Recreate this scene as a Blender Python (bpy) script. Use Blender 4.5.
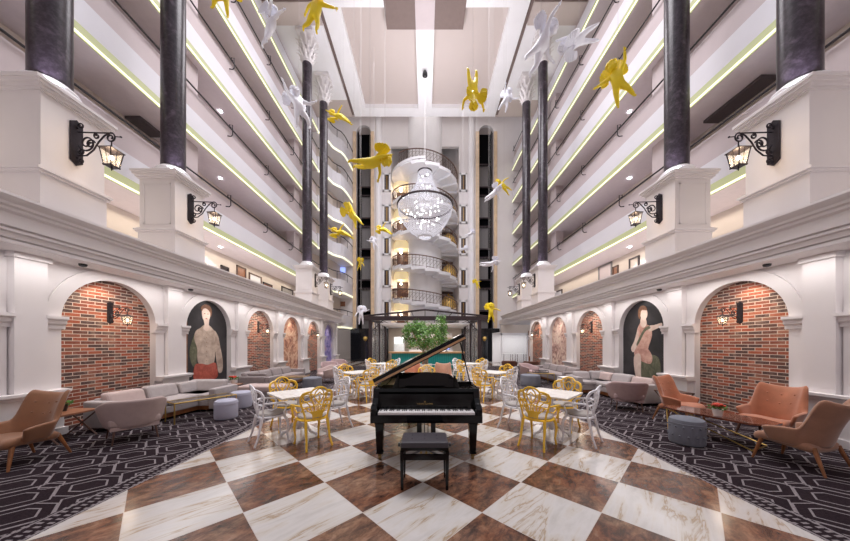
import bpy, bmesh, math, random
from mathutils import Vector, Matrix, Euler
random.seed(7)
PI = math.pi
SC = bpy.context.scene
COL = SC.collection
for o in list(bpy.data.objects):
    bpy.data.objects.remove(o)

# ------------------------------------------------------------------ camera, light, exposure
F = 273.6; CX = 425.0; HY = 343.5; HC = 1.6          # focal length in pixels, horizon row, eye height
cam_d = bpy.data.cameras.new('camera'); cam = bpy.data.objects.new('camera', cam_d); COL.objects.link(cam)
cam.location = (0, 0, HC); cam.rotation_euler = (PI/2, 0, 0)
cam_d.sensor_fit = 'HORIZONTAL'; cam_d.sensor_width = 36.0; cam_d.lens = F/850*36.0
cam_d.shift_x = 0.0; cam_d.shift_y = (HY-270.5)/850.0
cam_d.clip_start = 0.05; cam_d.clip_end = 200
SC.camera = cam
SC.view_settings.view_transform = 'Standard'
try: SC.view_settings.look = 'None'
except Exception: pass
SC.view_settings.gamma = 1.0
SC.view_settings.use_curve_mapping = False
SC.view_settings.exposure = 0.24
try:
    SC.cycles.use_denoising = True
    SC.cycles.max_bounces = 7; SC.cycles.diffuse_bounces = 4; SC.cycles.glossy_bounces = 3
    SC.cycles.transmission_bounces = 4; SC.cycles.transparent_max_bounces = 8
    SC.cycles.sample_clamp_indirect = 6.0; SC.cycles.caustics_reflective = False; SC.cycles.caustics_refractive = False
except Exception: pass
W_ = bpy.data.worlds.new('world'); SC.world = W_; W_.use_nodes = True
W_.node_tree.nodes['Background'].inputs[0].default_value = (0.93, 0.92, 1.0, 1)
W_.node_tree.nodes['Background'].inputs[1].default_value = 0.55

def area(name, loc, size, power, color=(1, 1, 1), rot=(0, 0, 0), shape='RECTANGLE'):
    d = bpy.data.lights.new(name, 'AREA'); d.shape = shape; d.size = size[0]; d.size_y = size[1]
    d.energy = power; d.color = color
    o = bpy.data.objects.new(name, d); COL.objects.link(o); o.location = loc; o.rotation_euler = rot
    return o
def point(name, loc, power, color=(1, 1, 1), r=0.05):
    d = bpy.data.lights.new(name, 'POINT'); d.energy = power; d.color = color; d.shadow_soft_size = r
    o = bpy.data.objects.new(name, d); COL.objects.link(o); o.location = loc
    return o
def spot(name, loc, target, power, color=(1, 1, 1), ang=60, r=0.04, blend=0.6):
    d = bpy.data.lights.new(name, 'SPOT'); d.energy = power; d.color = color; d.shadow_soft_size = r
    d.spot_size = math.radians(ang); d.spot_blend = blend
    o = bpy.data.objects.new(name, d); COL.objects.link(o); o.location = loc
    o.rotation_euler = (Vector(target)-Vector(loc)).to_track_quat('-Z', 'Y').to_euler()
    return o
area('hall_fill_near', (0, 8.0, 18.2), (9, 6), 1350, (0.985, 0.955, 0.995))  # unseen fill panel high in the hall, no fitting built
area('hall_fill_far', (0, 17.0, 18.0), (7, 4), 430, (0.985, 0.955, 1.0))  # added fill for the far half of the hall
area('ceiling_fill', (0, 15.5, 13.0), (6, 6), 380, (0.97, 0.95, 1.0), (PI, 0, 0))  # added fill hung in mid-air to brighten the ceiling
area('back_bay_fill', (0, 22.6, 22.0), (14, 2.5), 110, (1.0, 0.96, 0.95))  # added fill to lift the back wall
spot('ceiling_fill_left', (-6.6, 15.0, 13.5), (-6.6, 16.8, 18.6), 750, (0.95, 0.93, 1.0), 95)  # added mid-air spots, left and right, brighten the white side panels
spot('ceiling_fill_right', (6.6, 15.0, 13.5), (6.6, 16.8, 18.6), 750, (0.95, 0.93, 1.0), 95)

for s_ in (-1, 1): area('cornice_downlights', (s_*6.12, 9.5, 3.02), (0.25, 15), 65, (1.0, 0.95, 0.93))

for y_ in (7.5, 12.0): spot('centre_fill_beam', (0, y_, 18.0), (0, y_+0.8, 0), 4600, (0.99, 0.96, 0.97), 42, 0.3, 0.9)  # added beams to brighten the furniture along the centre
for s_ in (-1, 1): spot('pedestal_spot', (s_*5.9, 5.7, 5.95), (s_*1.6, 6.3, 7.6), 130, (0.97, 0.97, 1.0), 100)  # added spots to brighten the hanging cherubs

# ------------------------------------------------------------------ materials
MATS = {}
class N:
    """tiny node helper"""
    def __init__(s, name):
        s.m = bpy.data.materials.new(name); s.m.use_nodes = True
        s.t = s.m.node_tree; s.b = s.t.nodes['Principled BSDF']; MATS[name] = s.m
    def n(s, kind, **kw):
        x = s.t.nodes.new(kind)
        for k, v in kw.items():
            if k.startswith('i_'):
                key = k[2:].replace('_', ' ')
                x.inputs[int(key) if key.isdigit() else key].default_value = v
            else: setattr(x, k, v)
        return x
    def l(s, a, b): s.t.links.new(a, b)
    def math(s, op, a, b=None, c=None):
        x = s.n('ShaderNodeMath', operation=op)
        for i, q in enumerate((a, b, c)):
            if q is None: continue
            if isinstance(q, (int, float)): x.inputs[i].default_value = q
            else: s.l(q, x.inputs[i])
        return x.outputs[0]
    def ramp(s, fac, stops, interp='LINEAR'):
        r = s.n('ShaderNodeValToRGB'); r.color_ramp.interpolation = interp
        e = r.color_ramp.elements
        while len(e) < len(stops): e.new(0.5)
        for k, (p, c) in enumerate(stops):
            e[k].position = p; e[k].color = (*c, 1)
        s.l(fac, r.inputs[0]); return r.outputs[0]
    def mix(s, fac, a, b, mode='MIX'):
        x = s.n('ShaderNodeMix', data_type='RGBA', blend_type=mode)
        if isinstance(fac, (int, float)): x.inputs[0].default_value = fac
        else: s.l(fac, x.inputs[0])
        for i, q in ((6, a), (7, b)):
            if isinstance(q, tuple): x.inputs[i].default_value = (*q[:3], 1)
            else: s.l(q, x.inputs[i])
        return x.outputs[2]
    def coord(s, which='Object'):
        return s.n('ShaderNodeTexCoord').outputs[which]
    def base(s, c): 
        if isinstance(c, tuple): s.b.inputs['Base Color'].default_value = (*c[:3], 1)
        else: s.l(c, s.b.inputs['Base Color'])
    def noise(s, scale, detail=4, rough=0.6, vec=None, dist=0.0):
        x = s.n('ShaderNodeTexNoise'); x.inputs['Scale'].default_value = scale
        x.inputs['Detail'].default_value = detail; x.inputs['Roughness'].default_value = rough
        x.inputs['Distortion'].default_value = dist
        s.l(vec if vec is not None else s.coord(), x.inputs['Vector']); return x.outputs['Fac']
    def bump(s, h, strength=0.3, dist=0.01):
        x = s.n('ShaderNodeBump'); x.inputs['Strength'].default_value = strength; x.inputs['Distance'].default_value = dist
        s.l(h, x.inputs['Height']); s.l(x.outputs[0], s.b.inputs['Normal'])
def simple(name, col, rough=0.5, metal=0.0, var=0.06, scale=6.0, bump=0.0, spec=None, coat=0.0, sheen=0.0):
    q = N(name)
    f = q.noise(scale)
    lo = tuple(c*(1-var) for c in col); hi = tuple(min(1, c*(1+var)) for c in col)
    q.base(q.ramp(f, [(0.3, lo), (0.7, hi)]))
    q.b.inputs['Roughness'].default_value = rough; q.b.inputs['Metallic'].default_value = metal
    if spec is not None: q.b.inputs['Specular IOR Level'].default_value = spec
    if coat: q.b.inputs['Coat Weight'].default_value = coat; q.b.inputs['Coat Roughness'].default_value = 0.05
    if sheen: q.b.inputs['Sheen Weight'].default_value = sheen
    if bump: q.bump(q.noise(scale*12), bump)
    return q.m
def emis(name, col, strength, base=None):
    q = N(name); q.base(base or col)
    q.b.inputs['Emission Color'].default_value = (*col, 1); q.b.inputs['Emission Strength'].default_value = strength
    return q.m
simple('plaster', (0.80, 0.765, 0.77), 0.55, var=0.02, scale=1.5)
simple('plaster_white', (0.90, 0.89, 0.91), 0.5, var=0.02, scale=1.5)
simple('parapet_white', (0.76, 0.75, 0.80), 0.5, var=0.02, scale=1.0)
simple('parapet_mauve', (0.58, 0.50, 0.51), 0.6, var=0.04, scale=1.0)
simple('soffit', (0.78, 0.71, 0.73), 0.6, var=0.03)
simple('ceiling_beige', (0.58, 0.50, 0.47), 0.7, var=0.02, scale=0.6)
simple('ceiling_brown', (0.20, 0.145, 0.13), 0.7, var=0.05)
simple('wall_beige', (0.68, 0.60, 0.53), 0.7, var=0.03, scale=0.8)
simple('rail_black', (0.03, 0.025, 0.03), 0.4, 0.3)
simple('iron', (0.035, 0.028, 0.035), 0.45, 0.6, var=0.2, scale=30)
simple('vent_grey', (0.10, 0.085, 0.09), 0.6)
simple('frame_dark', (0.06, 0.045, 0.05), 0.35, 0.5)
simple('black_glass', (0.012, 0.012, 0.016), 0.08, 0.0, spec=0.8)
simple('steel_grey', (0.22, 0.21, 0.215), 0.45, 0.1)
simple('wood_pale', (0.74, 0.56, 0.38), 0.5, var=0.15, scale=2)
simple('wood_tan', (0.60, 0.36, 0.18), 0.4, var=0.2, scale=3)
simple('wood_dark', (0.10, 0.045, 0.03), 0.35, var=0.3, scale=8)
simple('wood_leg', (0.26, 0.10, 0.035), 0.35, var=0.3, scale=8)
simple('wood_walnut', (0.30, 0.13, 0.07), 0.3, var=0.35, scale=5)
simple('gold_dome', (0.85, 0.56, 0.16), 0.35, 0.35)
simple('gold', (0.62, 0.43, 0.14), 0.28, 0.9, var=0.1)
simple('rail_bronze', (0.16, 0.10, 0.085), 0.45, 0.3)
simple('brass_dark', (0.30, 0.20, 0.08), 0.35, 0.8)
simple('chair_yellow', (0.95, 0.60, 0.045), 0.38, var=0.04)
simple('chair_white', (0.88, 0.88, 0.92), 0.38, var=0.03)
simple('cushion_grey', (0.40, 0.37, 0.35), 0.9, bump=0.2, scale=20)
simple('cherub_yellow', (0.92, 0.72, 0.02), 0.42, var=0.05)
simple('cherub_white', (0.88, 0.89, 0.97), 0.42, var=0.03)
simple('leather_brown', (0.25, 0.105, 0.045), 0.62, var=0.12, scale=5, sheen=0.3)
simple('velvet_orange', (0.42, 0.15, 0.072), 0.72, var=0.14, scale=6, sheen=0.4)
simple('velvet_tan', (0.38, 0.19, 0.115), 0.72, var=0.12, scale=6, sheen=0.4)
simple('fabric_blush', (0.52, 0.41, 0.39), 0.9, var=0.05, bump=0.15, scale=12)
simple('fabric_mauve', (0.46, 0.34, 0.34), 0.9, var=0.05, bump=0.15, scale=12)
simple('fabric_grey', (0.42, 0.38, 0.38), 0.9, var=0.06, bump=0.15, scale=12)
simple('fabric_greydark', (0.31, 0.27, 0.27), 0.9, var=0.06, bump=0.15, scale=12)
simple('pouf_lavender', (0.42, 0.42, 0.52), 0.75, var=0.04)
simple('pouf_slate', (0.17, 0.18, 0.215), 0.85, var=0.05)
simple('brown_leather', (0.16, 0.07, 0.05), 0.5, var=0.1)
simple('piano_black', (0.003, 0.003, 0.004), 0.10, spec=0.28, var=0.0)
simple('bench_leather', (0.045, 0.04, 0.05), 0.42, bump=0.2, scale=14)
simple('ebony_matt', (0.006, 0.006, 0.008), 0.9, spec=0.1)
simple('ivory', (0.86, 0.84, 0.84), 0.25, var=0.01)
simple('ebony', (0.01, 0.01, 0.012), 0.3)
simple('red_felt', (0.25, 0.02, 0.02), 0.9)
simple('pot_white', (0.85, 0.84, 0.82), 0.3, var=0.01)
simple('petal_red', (0.65, 0.06, 0.03), 0.6, var=0.3, scale=40)
simple('soil', (0.06, 0.04, 0.03), 0.95)
simple('bark', (0.36, 0.22, 0.15), 0.8, var=0.3, scale=20)
simple('black_white_print', (0.03, 0.03, 0.035), 0.5)
simple('crystal', (0.80, 0.81, 0.87), 0.12, 0.0, var=0.05, scale=30, spec=1.0)
simple('wire_grey', (0.55, 0.53, 0.53), 0.5)
simple('stair_white', (0.84, 0.84, 0.88), 0.35, var=0.02)
simple('fridge_white', (0.75, 0.78, 0.82), 0.3)
emis('led_white', (1.0, 1.0, 0.70), 0.85)
emis('lime_glow', (0.62, 0.64, 0.34), 0.36, (0.30, 0.31, 0.18))  # lime halo around the balcony tubes, put into an emissive colour
emis('bulb_warm', (1.0, 0.78, 0.5), 24.0)
emis('bulb_white', (1.0, 0.97, 1.0), 7.0)
emis('spot_disc', (0.92, 0.93, 1.0), 22.0)
emis('bulb_cool', (0.9, 0.92, 1.0), 5.0)
emis('lit_panel', (1.0, 0.97, 0.95), 1.3)
emis('lit_warm', (1.0, 0.62, 0.22), 1.6)
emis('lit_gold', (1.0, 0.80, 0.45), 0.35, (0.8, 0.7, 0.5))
emis('screen_blue', (0.3, 0.4, 0.9), 1.2)

q = N('leaf_green'); f = q.noise(9, 2)
q.base(q.ramp(f, [(0.3, (0.03, 0.10, 0.015)), (0.55, (0.10, 0.26, 0.03)), (0.75, (0.28, 0.42, 0.08))])); q.b.inputs['Roughness'].default_value = 0.5

q = N('lantern_glass'); q.base((0.6, 0.58, 0.5)); q.b.inputs['Roughness'].default_value = 0.15
q.b.inputs['Alpha'].default_value = 0.16
q = N('veil_crystal'); q.base((0.88, 0.89, 0.95)); q.b.inputs['Roughness'].default_value = 0.1
q.b.inputs['Alpha'].default_value = 0.11
q = N('glass_clear'); q.base((0.8, 0.82, 0.85)); q.b.inputs['Roughness'].default_value = 0.03; q.b.inputs['Alpha'].default_value = 0.13
q = N('table_glass'); q.base((0.10, 0.09, 0.085)); q.b.inputs['Roughness'].default_value = 0.05; q.b.inputs['Alpha'].default_value = 0.55

# dark marbled column
q = N('column_stone')
f = q.noise(3.2, 8, 0.65, dist=0.6); g = q.noise(14, 6, 0.7)
c = q.ramp(f, [(0.32, (0.012, 0.008, 0.012)), (0.55, (0.035, 0.025, 0.035)), (0.72, (0.17, 0.135, 0.175))])
q.base(q.mix(0.30, c, q.ramp(g, [(0.45, (0.015, 0.01, 0.015)), (0.7, (0.15, 0.12, 0.15))])))
q.b.inputs['Roughness'].default_value = 0.28

# brick
q = N('brick')
tc = q.coord(); sx = q.n('ShaderNodeSeparateXYZ'); q.l(tc, sx.inputs[0])
cb = q.n('ShaderNodeCombineXYZ'); q.l(sx.outputs['Y'], cb.inputs[0]); q.l(sx.outputs['Z'], cb.inputs[1])
br = q.n('ShaderNodeTexBrick'); q.l(cb.outputs[0], br.inputs['Vector'])
br.inputs['Scale'].default_value = 1.0; br.inputs['Brick Width'].default_value = 0.235; br.inputs['Row Height'].default_value = 0.066
br.inputs['Mortar Size'].default_value = 0.0065; br.inputs['Mortar Smooth'].default_value = 0.15; br.inputs['Bias'].default_value = 0.0
br.inputs['Color1'].default_value = (0, 0, 0, 1); br.inputs['Color2'].default_value = (1, 1, 1, 1); br.inputs['Mortar'].default_value = (0.5, 0.5, 0.5, 1)
tint = q.ramp(br.outputs['Color'], [(0.0, (0.045, 0.028, 0.035)), (0.26, (0.06, 0.03, 0.032)), (0.36, (0.20, 0.040, 0.022)), (0.48, (0.36, 0.065, 0.025)),
      (0.58, (0.42, 0.095, 0.040)), (0.68, (0.22, 0.045, 0.028)), (0.80, (0.46, 0.17, 0.10)), (1.0, (0.05, 0.028, 0.03))])
nz = q.noise(28, 5, 0.7)
tint2 = q.mix(0.16, tint, q.ramp(nz, [(0.35, (0.12, 0.05, 0.035)), (0.7, (0.72, 0.40, 0.28))]))
tint2 = q.mix(q.ramp(q.noise(3.5, 5, 0.7, dist=0.5), [(0.52, (0, 0, 0)), (0.74, (0.32, 0.32, 0.32))]), tint2, (0.70, 0.48, 0.38))
q.base(q.mix(br.outputs['Fac'], tint2, (0.66, 0.55, 0.47)))
q.b.inputs['Roughness'].default_value = 0.75
h = q.math('SUBTRACT', q.math('MULTIPLY', nz, 0.4), br.outputs['Fac']); q.bump(h, 0.6, 0.01)

# checkered marble floor
q = N('floor_tiles')
D = 1.13
sx = q.n('ShaderNodeSeparateXYZ'); q.l(q.coord(), sx.inputs[0])
X = q.math('ADD', sx.outputs['X'], 0.025); Y = q.math('SUBTRACT', sx.outputs['Y'], 2.589)
a = q.math('ADD', q.math('DIVIDE', q.math('ADD', X, Y), D), 0.5)
b = q.math('ADD', q.math('DIVIDE', q.math('SUBTRACT', X, Y), D), 0.5)
ia, ib = q.math('FLOOR', a), q.math('FLOOR', b)
par = q.math('PINGPONG', q.math('ADD', ia, ib), 1.0)          # 0 white, 1 brown
fa = q.math('ABSOLUTE', q.math('SUBTRACT', q.math('FRACT', a), 0.5)); fb = q.math('ABSOLUTE', q.math('SUBTRACT', q.math('FRACT', b), 0.5))
grout = q.math('GREATER_THAN', q.math('MAXIMUM', fa, fb), 0.4965)
idv = q.n('ShaderNodeCombineXYZ'); q.l(ia, idv.inputs[0]); q.l(ib, idv.inputs[1])
wn = q.n('ShaderNodeTexWhiteNoise', noise_dimensions='2D'); q.l(idv.outputs[0], wn.inputs['Vector'])
off = q.n('ShaderNodeVectorMath', operation='SCALE'); q.l(wn.outputs['Color'], off.inputs[0]); off.inputs['Scale'].default_value = 40
# tile-local frame (a along one edge, b along the other)
loc = q.n('ShaderNodeCombineXYZ'); q.l(a, loc.inputs[0]); q.l(b, loc.inputs[1])
add = q.n('ShaderNodeVectorMath', operation='ADD'); q.l(loc.outputs[0], add.inputs[0]); q.l(off.outputs[0], add.inputs[1])
mp = q.n('ShaderNodeMapping'); q.l(add.outputs[0], mp.inputs['Vector']); mp.inputs['Scale'].default_value = (0.55, 3.2, 1); mp.inputs['Rotation'].default_value = (0, 0, 0.25)
v1 = q.noise(1.5, 5, 0.6, mp.outputs[0], 0.7)
wcol = q.ramp(v1, [(0.30, (0.50, 0.48, 0.46)), (0.46, (0.60, 0.58, 0.565)), (0.545, (0.56, 0.52, 0.47)), (0.585, (0.37, 0.27, 0.17)), (0.61, (0.56, 0.52, 0.48)), (0.8, (0.62, 0.60, 0.585))])
wcol = q.mix(q.ramp(q.noise(2.5, 4, 0.6, add.outputs[0], 0.4), [(0.45, (0, 0, 0)), (0.75, (0.55, 0.55, 0.55))]), wcol, (0.66, 0.65, 0.65))
mp2 = q.n('ShaderNodeMapping'); q.l(add.outputs[0], mp2.inputs['Vector']); mp2.inputs['Scale'].default_value = (1.2, 2.2, 1); mp2.inputs['Rotation'].default_value = (0, 0, 0.5)
v2 = q.noise(3.4, 12, 0.74, mp2.outputs[0], 0.35)
bcol = q.ramp(v2, [(0.30, (0.022, 0.012, 0.010)), (0.44, (0.075, 0.036, 0.026)), (0.52, (0.15, 0.060, 0.034)), (0.60, (0.23, 0.095, 0.050)), (0.70, (0.24, 0.15, 0.10)), (0.80, (0.30, 0.22, 0.17))])
v3 = q.noise(1.3, 6, 0.6, add.outputs[0], 0.8)
bcol = q.mix(q.ramp(v3, [(0.40, (0, 0, 0)), (0.62, (0.8, 0.8, 0.8))]), bcol, q.ramp(v2, [(0.35, (0.05, 0.035, 0.03)), (0.5, (0.19, 0.11, 0.075)), (0.62, (0.33, 0.20, 0.13)), (0.75, (0.30, 0.26, 0.22))]))
cc = q.mix(par, wcol, bcol); cc = q.mix(grout, cc, (0.55, 0.50, 0.46))
q.base(cc); q.b.inputs['Roughness'].default_value = 0.13; q.b.inputs['Specular IOR Level'].default_value = 0.55
q.l(q.math('ADD', q.math('MULTIPLY', v2, 0.12), 0.12), q.b.inputs['Roughness'])

# carpet with interlocked octagons
q = N('carpet')
sx = q.n('ShaderNodeSeparateXYZ'); q.l(q.coord(), sx.inputs[0])
X, Y = sx.outputs['X'], sx.outputs['Y']
def octo(dx, dy, r, px=0.90, py=0.52, w=0.028):
    u = q.math('SUBTRACT', q.math('FRACT', q.math('DIVIDE', q.math('ADD', X, dx), px)), 0.5); u = q.math('MULTIPLY', q.math('ABSOLUTE', u), px)
    v = q.math('SUBTRACT', q.math('FRACT', q.math('DIVIDE', q.math('ADD', Y, dy), py)), 0.5); v = q.math('MULTIPLY', q.math('ABSOLUTE', v), py)
    d = q.math('MAXIMUM', q.math('MULTIPLY', u, 0.62), q.math('MAXIMUM', v, q.math('MULTIPLY', q.math('ADD', u, v), 0.66)))
    return q.math('LESS_THAN', q.math('ABSOLUTE', q.math('SUBTRACT', d, r)), w*0.5)
kx, ky = 0.84, 0.56
p = octo(0, 0, 0.125, kx, ky, 0.016)
p = q.math('MAXIMUM', p, octo(0.0, 0.0, 0.215, kx, ky, 0.015))
p = q.math('MAXIMUM', p, octo(kx/2, ky/2, 0.125, kx, ky, 0.016))
p = q.math('MAXIMUM', p, octo(kx/2, ky/2, 0.235, kx, ky, 0.015))
p = q.math('MAXIMUM', p, octo(kx/2, 0, 0.08, kx, ky, 0.014))
ax = q.math('ABSOLUTE', X)
inb = q.math('LESS_THAN', ax, 3.50)
s1 = q.math('LESS_THAN', q.math('FRACT', q.math('DIVIDE', Y, 0.055)), 0.45)
s2 = q.math('LESS_THAN', q.math('FRACT', q.math('DIVIDE', q.math('ADD', X, q.math('MULTIPLY', q.math('FLOOR', q.math('DIVIDE', Y, 0.22)), 0.05)), 0.1)), 0.55)
key = q.math('MULTIPLY', s1, s2)
l1 = q.math('LESS_THAN', q.math('ABSOLUTE', q.math('SUBTRACT', ax, 3.47)), 0.012)
l2 = q.math('LESS_THAN', q.math('ABSOLUTE', q.math('SUBTRACT', ax, 3.265)), 0.012)
bd = q.math('MAXIMUM', key, q.math('MAXIMUM', l1, l2))
pat = q.n('ShaderNodeMix', data_type='FLOAT'); q.l(inb, pat.inputs[0]); q.l(p, pat.inputs[2]); q.l(bd, pat.inputs[3])
nz = q.noise(55, 3, 0.7)
dark = q.ramp(nz, [(0.3, (0.012, 0.007, 0.010)), (0.7, (0.030, 0.019, 0.024))])
lite = q.ramp(nz, [(0.3, (0.19, 0.165, 0.175)), (0.7, (0.30, 0.27, 0.28))])
q.base(q.mix(pat.outputs[0], dark, lite)); q.b.inputs['Roughness'].default_value = 0.95; q.b.inputs['Specular IOR Level'].default_value = 0.1
q.bump(nz, 0.4, 0.006)

# white planked table top, dark red marble, teal slats
q = N('plank_white'); mp = q.n('ShaderNodeMapping'); q.l(q.coord(), mp.inputs['Vector']); mp.inputs['Scale'].default_value = (14, 1.2, 1)
q.base(q.ramp(q.noise(3, 5, 0.6, mp.outputs[0]), [(0.35, (0.60, 0.55, 0.50)), (0.55, (0.82, 0.80, 0.77))])); q.b.inputs['Roughness'].default_value = 0.35
q = N('marble_red'); q.base(q.ramp(q.noise(6, 8, 0.7, dist=1.0), [(0.3, (0.04, 0.015, 0.01)), (0.55, (0.16, 0.05, 0.03)), (0.75, (0.38, 0.18, 0.11))])); q.b.inputs['Roughness'].default_value = 0.08
q = N('teal_slats'); sx = q.n('ShaderNodeSeparateXYZ'); q.l(q.coord(), sx.inputs[0])
q.base(q.ramp(q.math('FRACT', q.math('MULTIPLY', sx.outputs['X'], 7.0)), [(0.0, (0.0, 0.12, 0.11)), (0.2, (0.0, 0.27, 0.25)), (0.9, (0.01, 0.30, 0.28))])); q.b.inputs['Roughness'].default_value = 0.4
def blotch(name, stops, scale=3.0, dist=2.0):
    q = N(name); q.base(q.ramp(q.noise(scale, 7, 0.65, dist=dist), stops)); q.b.inputs['Roughness'].default_value = 0.35; return q.m
blotch('print_dark', [(0.3, (0.012, 0.012, 0.016)), (0.7, (0.05, 0.045, 0.05))], 1.5, 0.5)
blotch('print_cream', [(0.3, (0.34, 0.25, 0.20)), (0.5, (0.52, 0.41, 0.34)), (0.7, (0.68, 0.57, 0.48))], 4, 0.6)
blotch('print_pink', [(0.3, (0.35, 0.15, 0.12)), (0.5, (0.58, 0.32, 0.26)), (0.7, (0.76, 0.52, 0.42))], 4, 0.6)
blotch('print_skin', [(0.3, (0.62, 0.45, 0.38)), (0.7, (0.80, 0.66, 0.58))], 5, 0.4)
blotch('print_red', [(0.3, (0.30, 0.04, 0.03)), (0.7, (0.62, 0.16, 0.11))], 7, 0.6)
blotch('print_green', [(0.3, (0.05, 0.06, 0.035)), (0.7, (0.20, 0.20, 0.13))], 5, 1)
blotch('print_hair', [(0.3, (0.16, 0.07, 0.04)), (0.7, (0.32, 0.16, 0.09))], 9, 1)
blotch('print_warm', [(0.30, (0.05, 0.02, 0.02)), (0.42, (0.32, 0.11, 0.07)), (0.52, (0.66, 0.34, 0.22)), (0.60, (0.82, 0.60, 0.42)), (0.72, (0.50, 0.16, 0.10))], 2.2, 1.6)
blotch('print_warm_pale', [(0.30, (0.08, 0.04, 0.06)), (0.42, (0.42, 0.22, 0.18)), (0.52, (0.74, 0.52, 0.44)), (0.62, (0.84, 0.70, 0.56)), (0.76, (0.34, 0.20, 0.26))], 2.4, 1.6)
blotch('print_violet', [(0.30, (0.04, 0.03, 0.12)), (0.45, (0.20, 0.16, 0.50)), (0.56, (0.45, 0.40, 0.72)), (0.66, (0.62, 0.30, 0.20)), (0.8, (0.70, 0.50, 0.40))], 1.6, 1.0)

# ------------------------------------------------------------------ mesh helpers
class MB:
    def __init__(s, M=None): s.v = []; s.f = []; s.M = M; s.mi = []; s.cur = 0
    def add(s, vs, fs):
        k = len(s.v)
        for p in vs:
            p = Vector(p)
            s.v.append(s.M @ p if s.M is not None else p)
        for f in fs: s.f.append([k+i for i in f]); s.mi.append(s.cur)
        return s
    def box(s, x0, x1, y0, y1, z0, z1, R=None, piv=None):
        vs = [Vector(p) for p in ((x0,y0,z0),(x1,y0,z0),(x1,y1,z0),(x0,y1,z0),(x0,y0,z1),(x1,y0,z1),(x1,y1,z1),(x0,y1,z1))]
        if R is not None:
            c = Vector(piv) if piv is not None else Vector(((x0+x1)/2, (y0+y1)/2, (z0+z1)/2)); vs = [c+R@(p-c) for p in vs]
        return s.add(vs, [(0,3,2,1),(4,5,6,7),(0,1,5,4),(1,2,6,5),(2,3,7,6),(3,0,4,7)])
    def prism(s, poly, a0, a1, axis='z'):
        """poly in the two other axes; axis z: (x,y); y: (x,z); x: (y,z)"""
        def P(p, a): return {'z': (p[0], p[1], a), 'y': (p[0], a, p[1]), 'x': (a, p[0], p[1])}[axis]
        n = len(poly)
        return s.add([P(p, a0) for p in poly]+[P(p, a1) for p in poly],
                     [tuple(range(n)), tuple(range(2*n-1, n-1, -1))]+[(i, (i+1) % n, n+(i+1) % n, n+i) for i in range(n)])
    def tube(s, pts, r, n=8, closed=False, cap=True):
        pts = [Vector(p) for p in pts]; m = len(pts)
        rs = r if isinstance(r, (list, tuple)) else [r]*m
        vs = []; up = None
        for i, p in enumerate(pts):
            if closed: t = pts[(i+1) % m]-pts[i-1]
            else: t = pts[min(i+1, m-1)]-pts[max(i-1, 0)]
            if t.length < 1e-9: t = Vector((0, 0, 1))
            t.normalize()
            if up is None:
                up = Vector((0, 0, 1)) if abs(t.z) < 0.9 else Vector((1, 0, 0))
            up = up-t*up.dot(t)
            if up.length < 1e-6: up = t.orthogonal()
            up.normalize(); w = t.cross(up)
            for k in range(n):
                a = 2*PI*k/n; vs.append(p+(up*math.cos(a)+w*math.sin(a))*rs[i])
        fs = []
        for i in range(m if closed else m-1):
            j = (i+1) % m
            for k in range(n): fs.append((i*n+k, i*n+(k+1) % n, j*n+(k+1) % n, j*n+k))
        if not closed and cap: fs += [tuple(range(n-1, -1, -1)), tuple((m-1)*n+k for k in range(n))]
        return s.add(vs, fs)
    def lathe(s, prof, n=24, c=(0, 0, 0), axis='z', a0=0, a1=2*PI):
        full = abs(a1-a0-2*PI) < 1e-6; m = n if full else n+1; vs = []
        for r, z in prof:
            for k in range(m):
                a = a0+(a1-a0)*k/n; x, y = r*math.cos(a), r*math.sin(a)
                q = (x, y, z) if axis == 'z' else ((x, z, y) if axis == 'y' else (z, x, y))
                vs.append((c[0]+q[0], c[1]+q[1], c[2]+q[2]))
        fs = []
        for i in range(len(prof)-1):
            for k in range(m if full else n):
                fs.append((i*m+k, i*m+(k+1) % m, (i+1)*m+(k+1) % m, (i+1)*m+k))
        if full:
            if prof[0][0] > 1e-6: fs.append(tuple(range(m-1, -1, -1)))
            if prof[-1][0] > 1e-6: fs.append(tuple((len(prof)-1)*m+k for k in range(m)))
        return s.add(vs, fs)
    def ball(s, c, r, n=10, m=7, sc=(1, 1, 1)):
        vs = []; fs = []
        for i in range(m+1):
            t = PI*i/m
            for k in range(n):
                a = 2*PI*k/n
                vs.append((c[0]+r*sc[0]*math.sin(t)*math.cos(a), c[1]+r*sc[1]*math.sin(t)*math.sin(a), c[2]+r*sc[2]*math.cos(t)))
        for i in range(m):
            for k in range(n): fs.append((i*n+k, i*n+(k+1) % n, (i+1)*n+(k+1) % n, (i+1)*n+k))
        return s.add(vs, fs)
    def grid(s, P, closeu=False):
        nu = len(P); nv = len(P[0]); vs = [p for r in P for p in r]; fs = []
        for i in range(nu if closeu else nu-1):
            j = (i+1) % nu
            for k in range(nv-1): fs.append((i*nv+k, j*nv+k, j*nv+k+1, i*nv+k+1))
        return s.add(vs, fs)
    def sheet(s, P, off):
        """closed slab: grid P and the same grid moved by off(i,k) vectors"""
        nu, nv = len(P), len(P[0]); Q = [[Vector(P[i][k])+Vector(off(i, k)) for k in range(nv)] for i in range(nu)]
        vs = [Vector(p) for r in P for p in r]+[p for r in Q for p in r]; o = nu*nv; fs = []
        for i in range(nu-1):
            for k in range(nv-1):
                a, b, c, d = i*nv+k, (i+1)*nv+k, (i+1)*nv+k+1, i*nv+k+1
                fs += [(a, b, c, d), (o+a, o+d, o+c, o+b)]
        for k in range(nv-1):
            for i in (0, nu-1):
                a, b = i*nv+k, i*nv+k+1; fs.append((a, b, o+b, o+a))
        for i in range(nu-1):
            for k in (0, nv-1):
                a, b = i*nv+k, (i+1)*nv+k; fs.append((a, b, o+b, o+a))
        return s.add(vs, fs)
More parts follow.
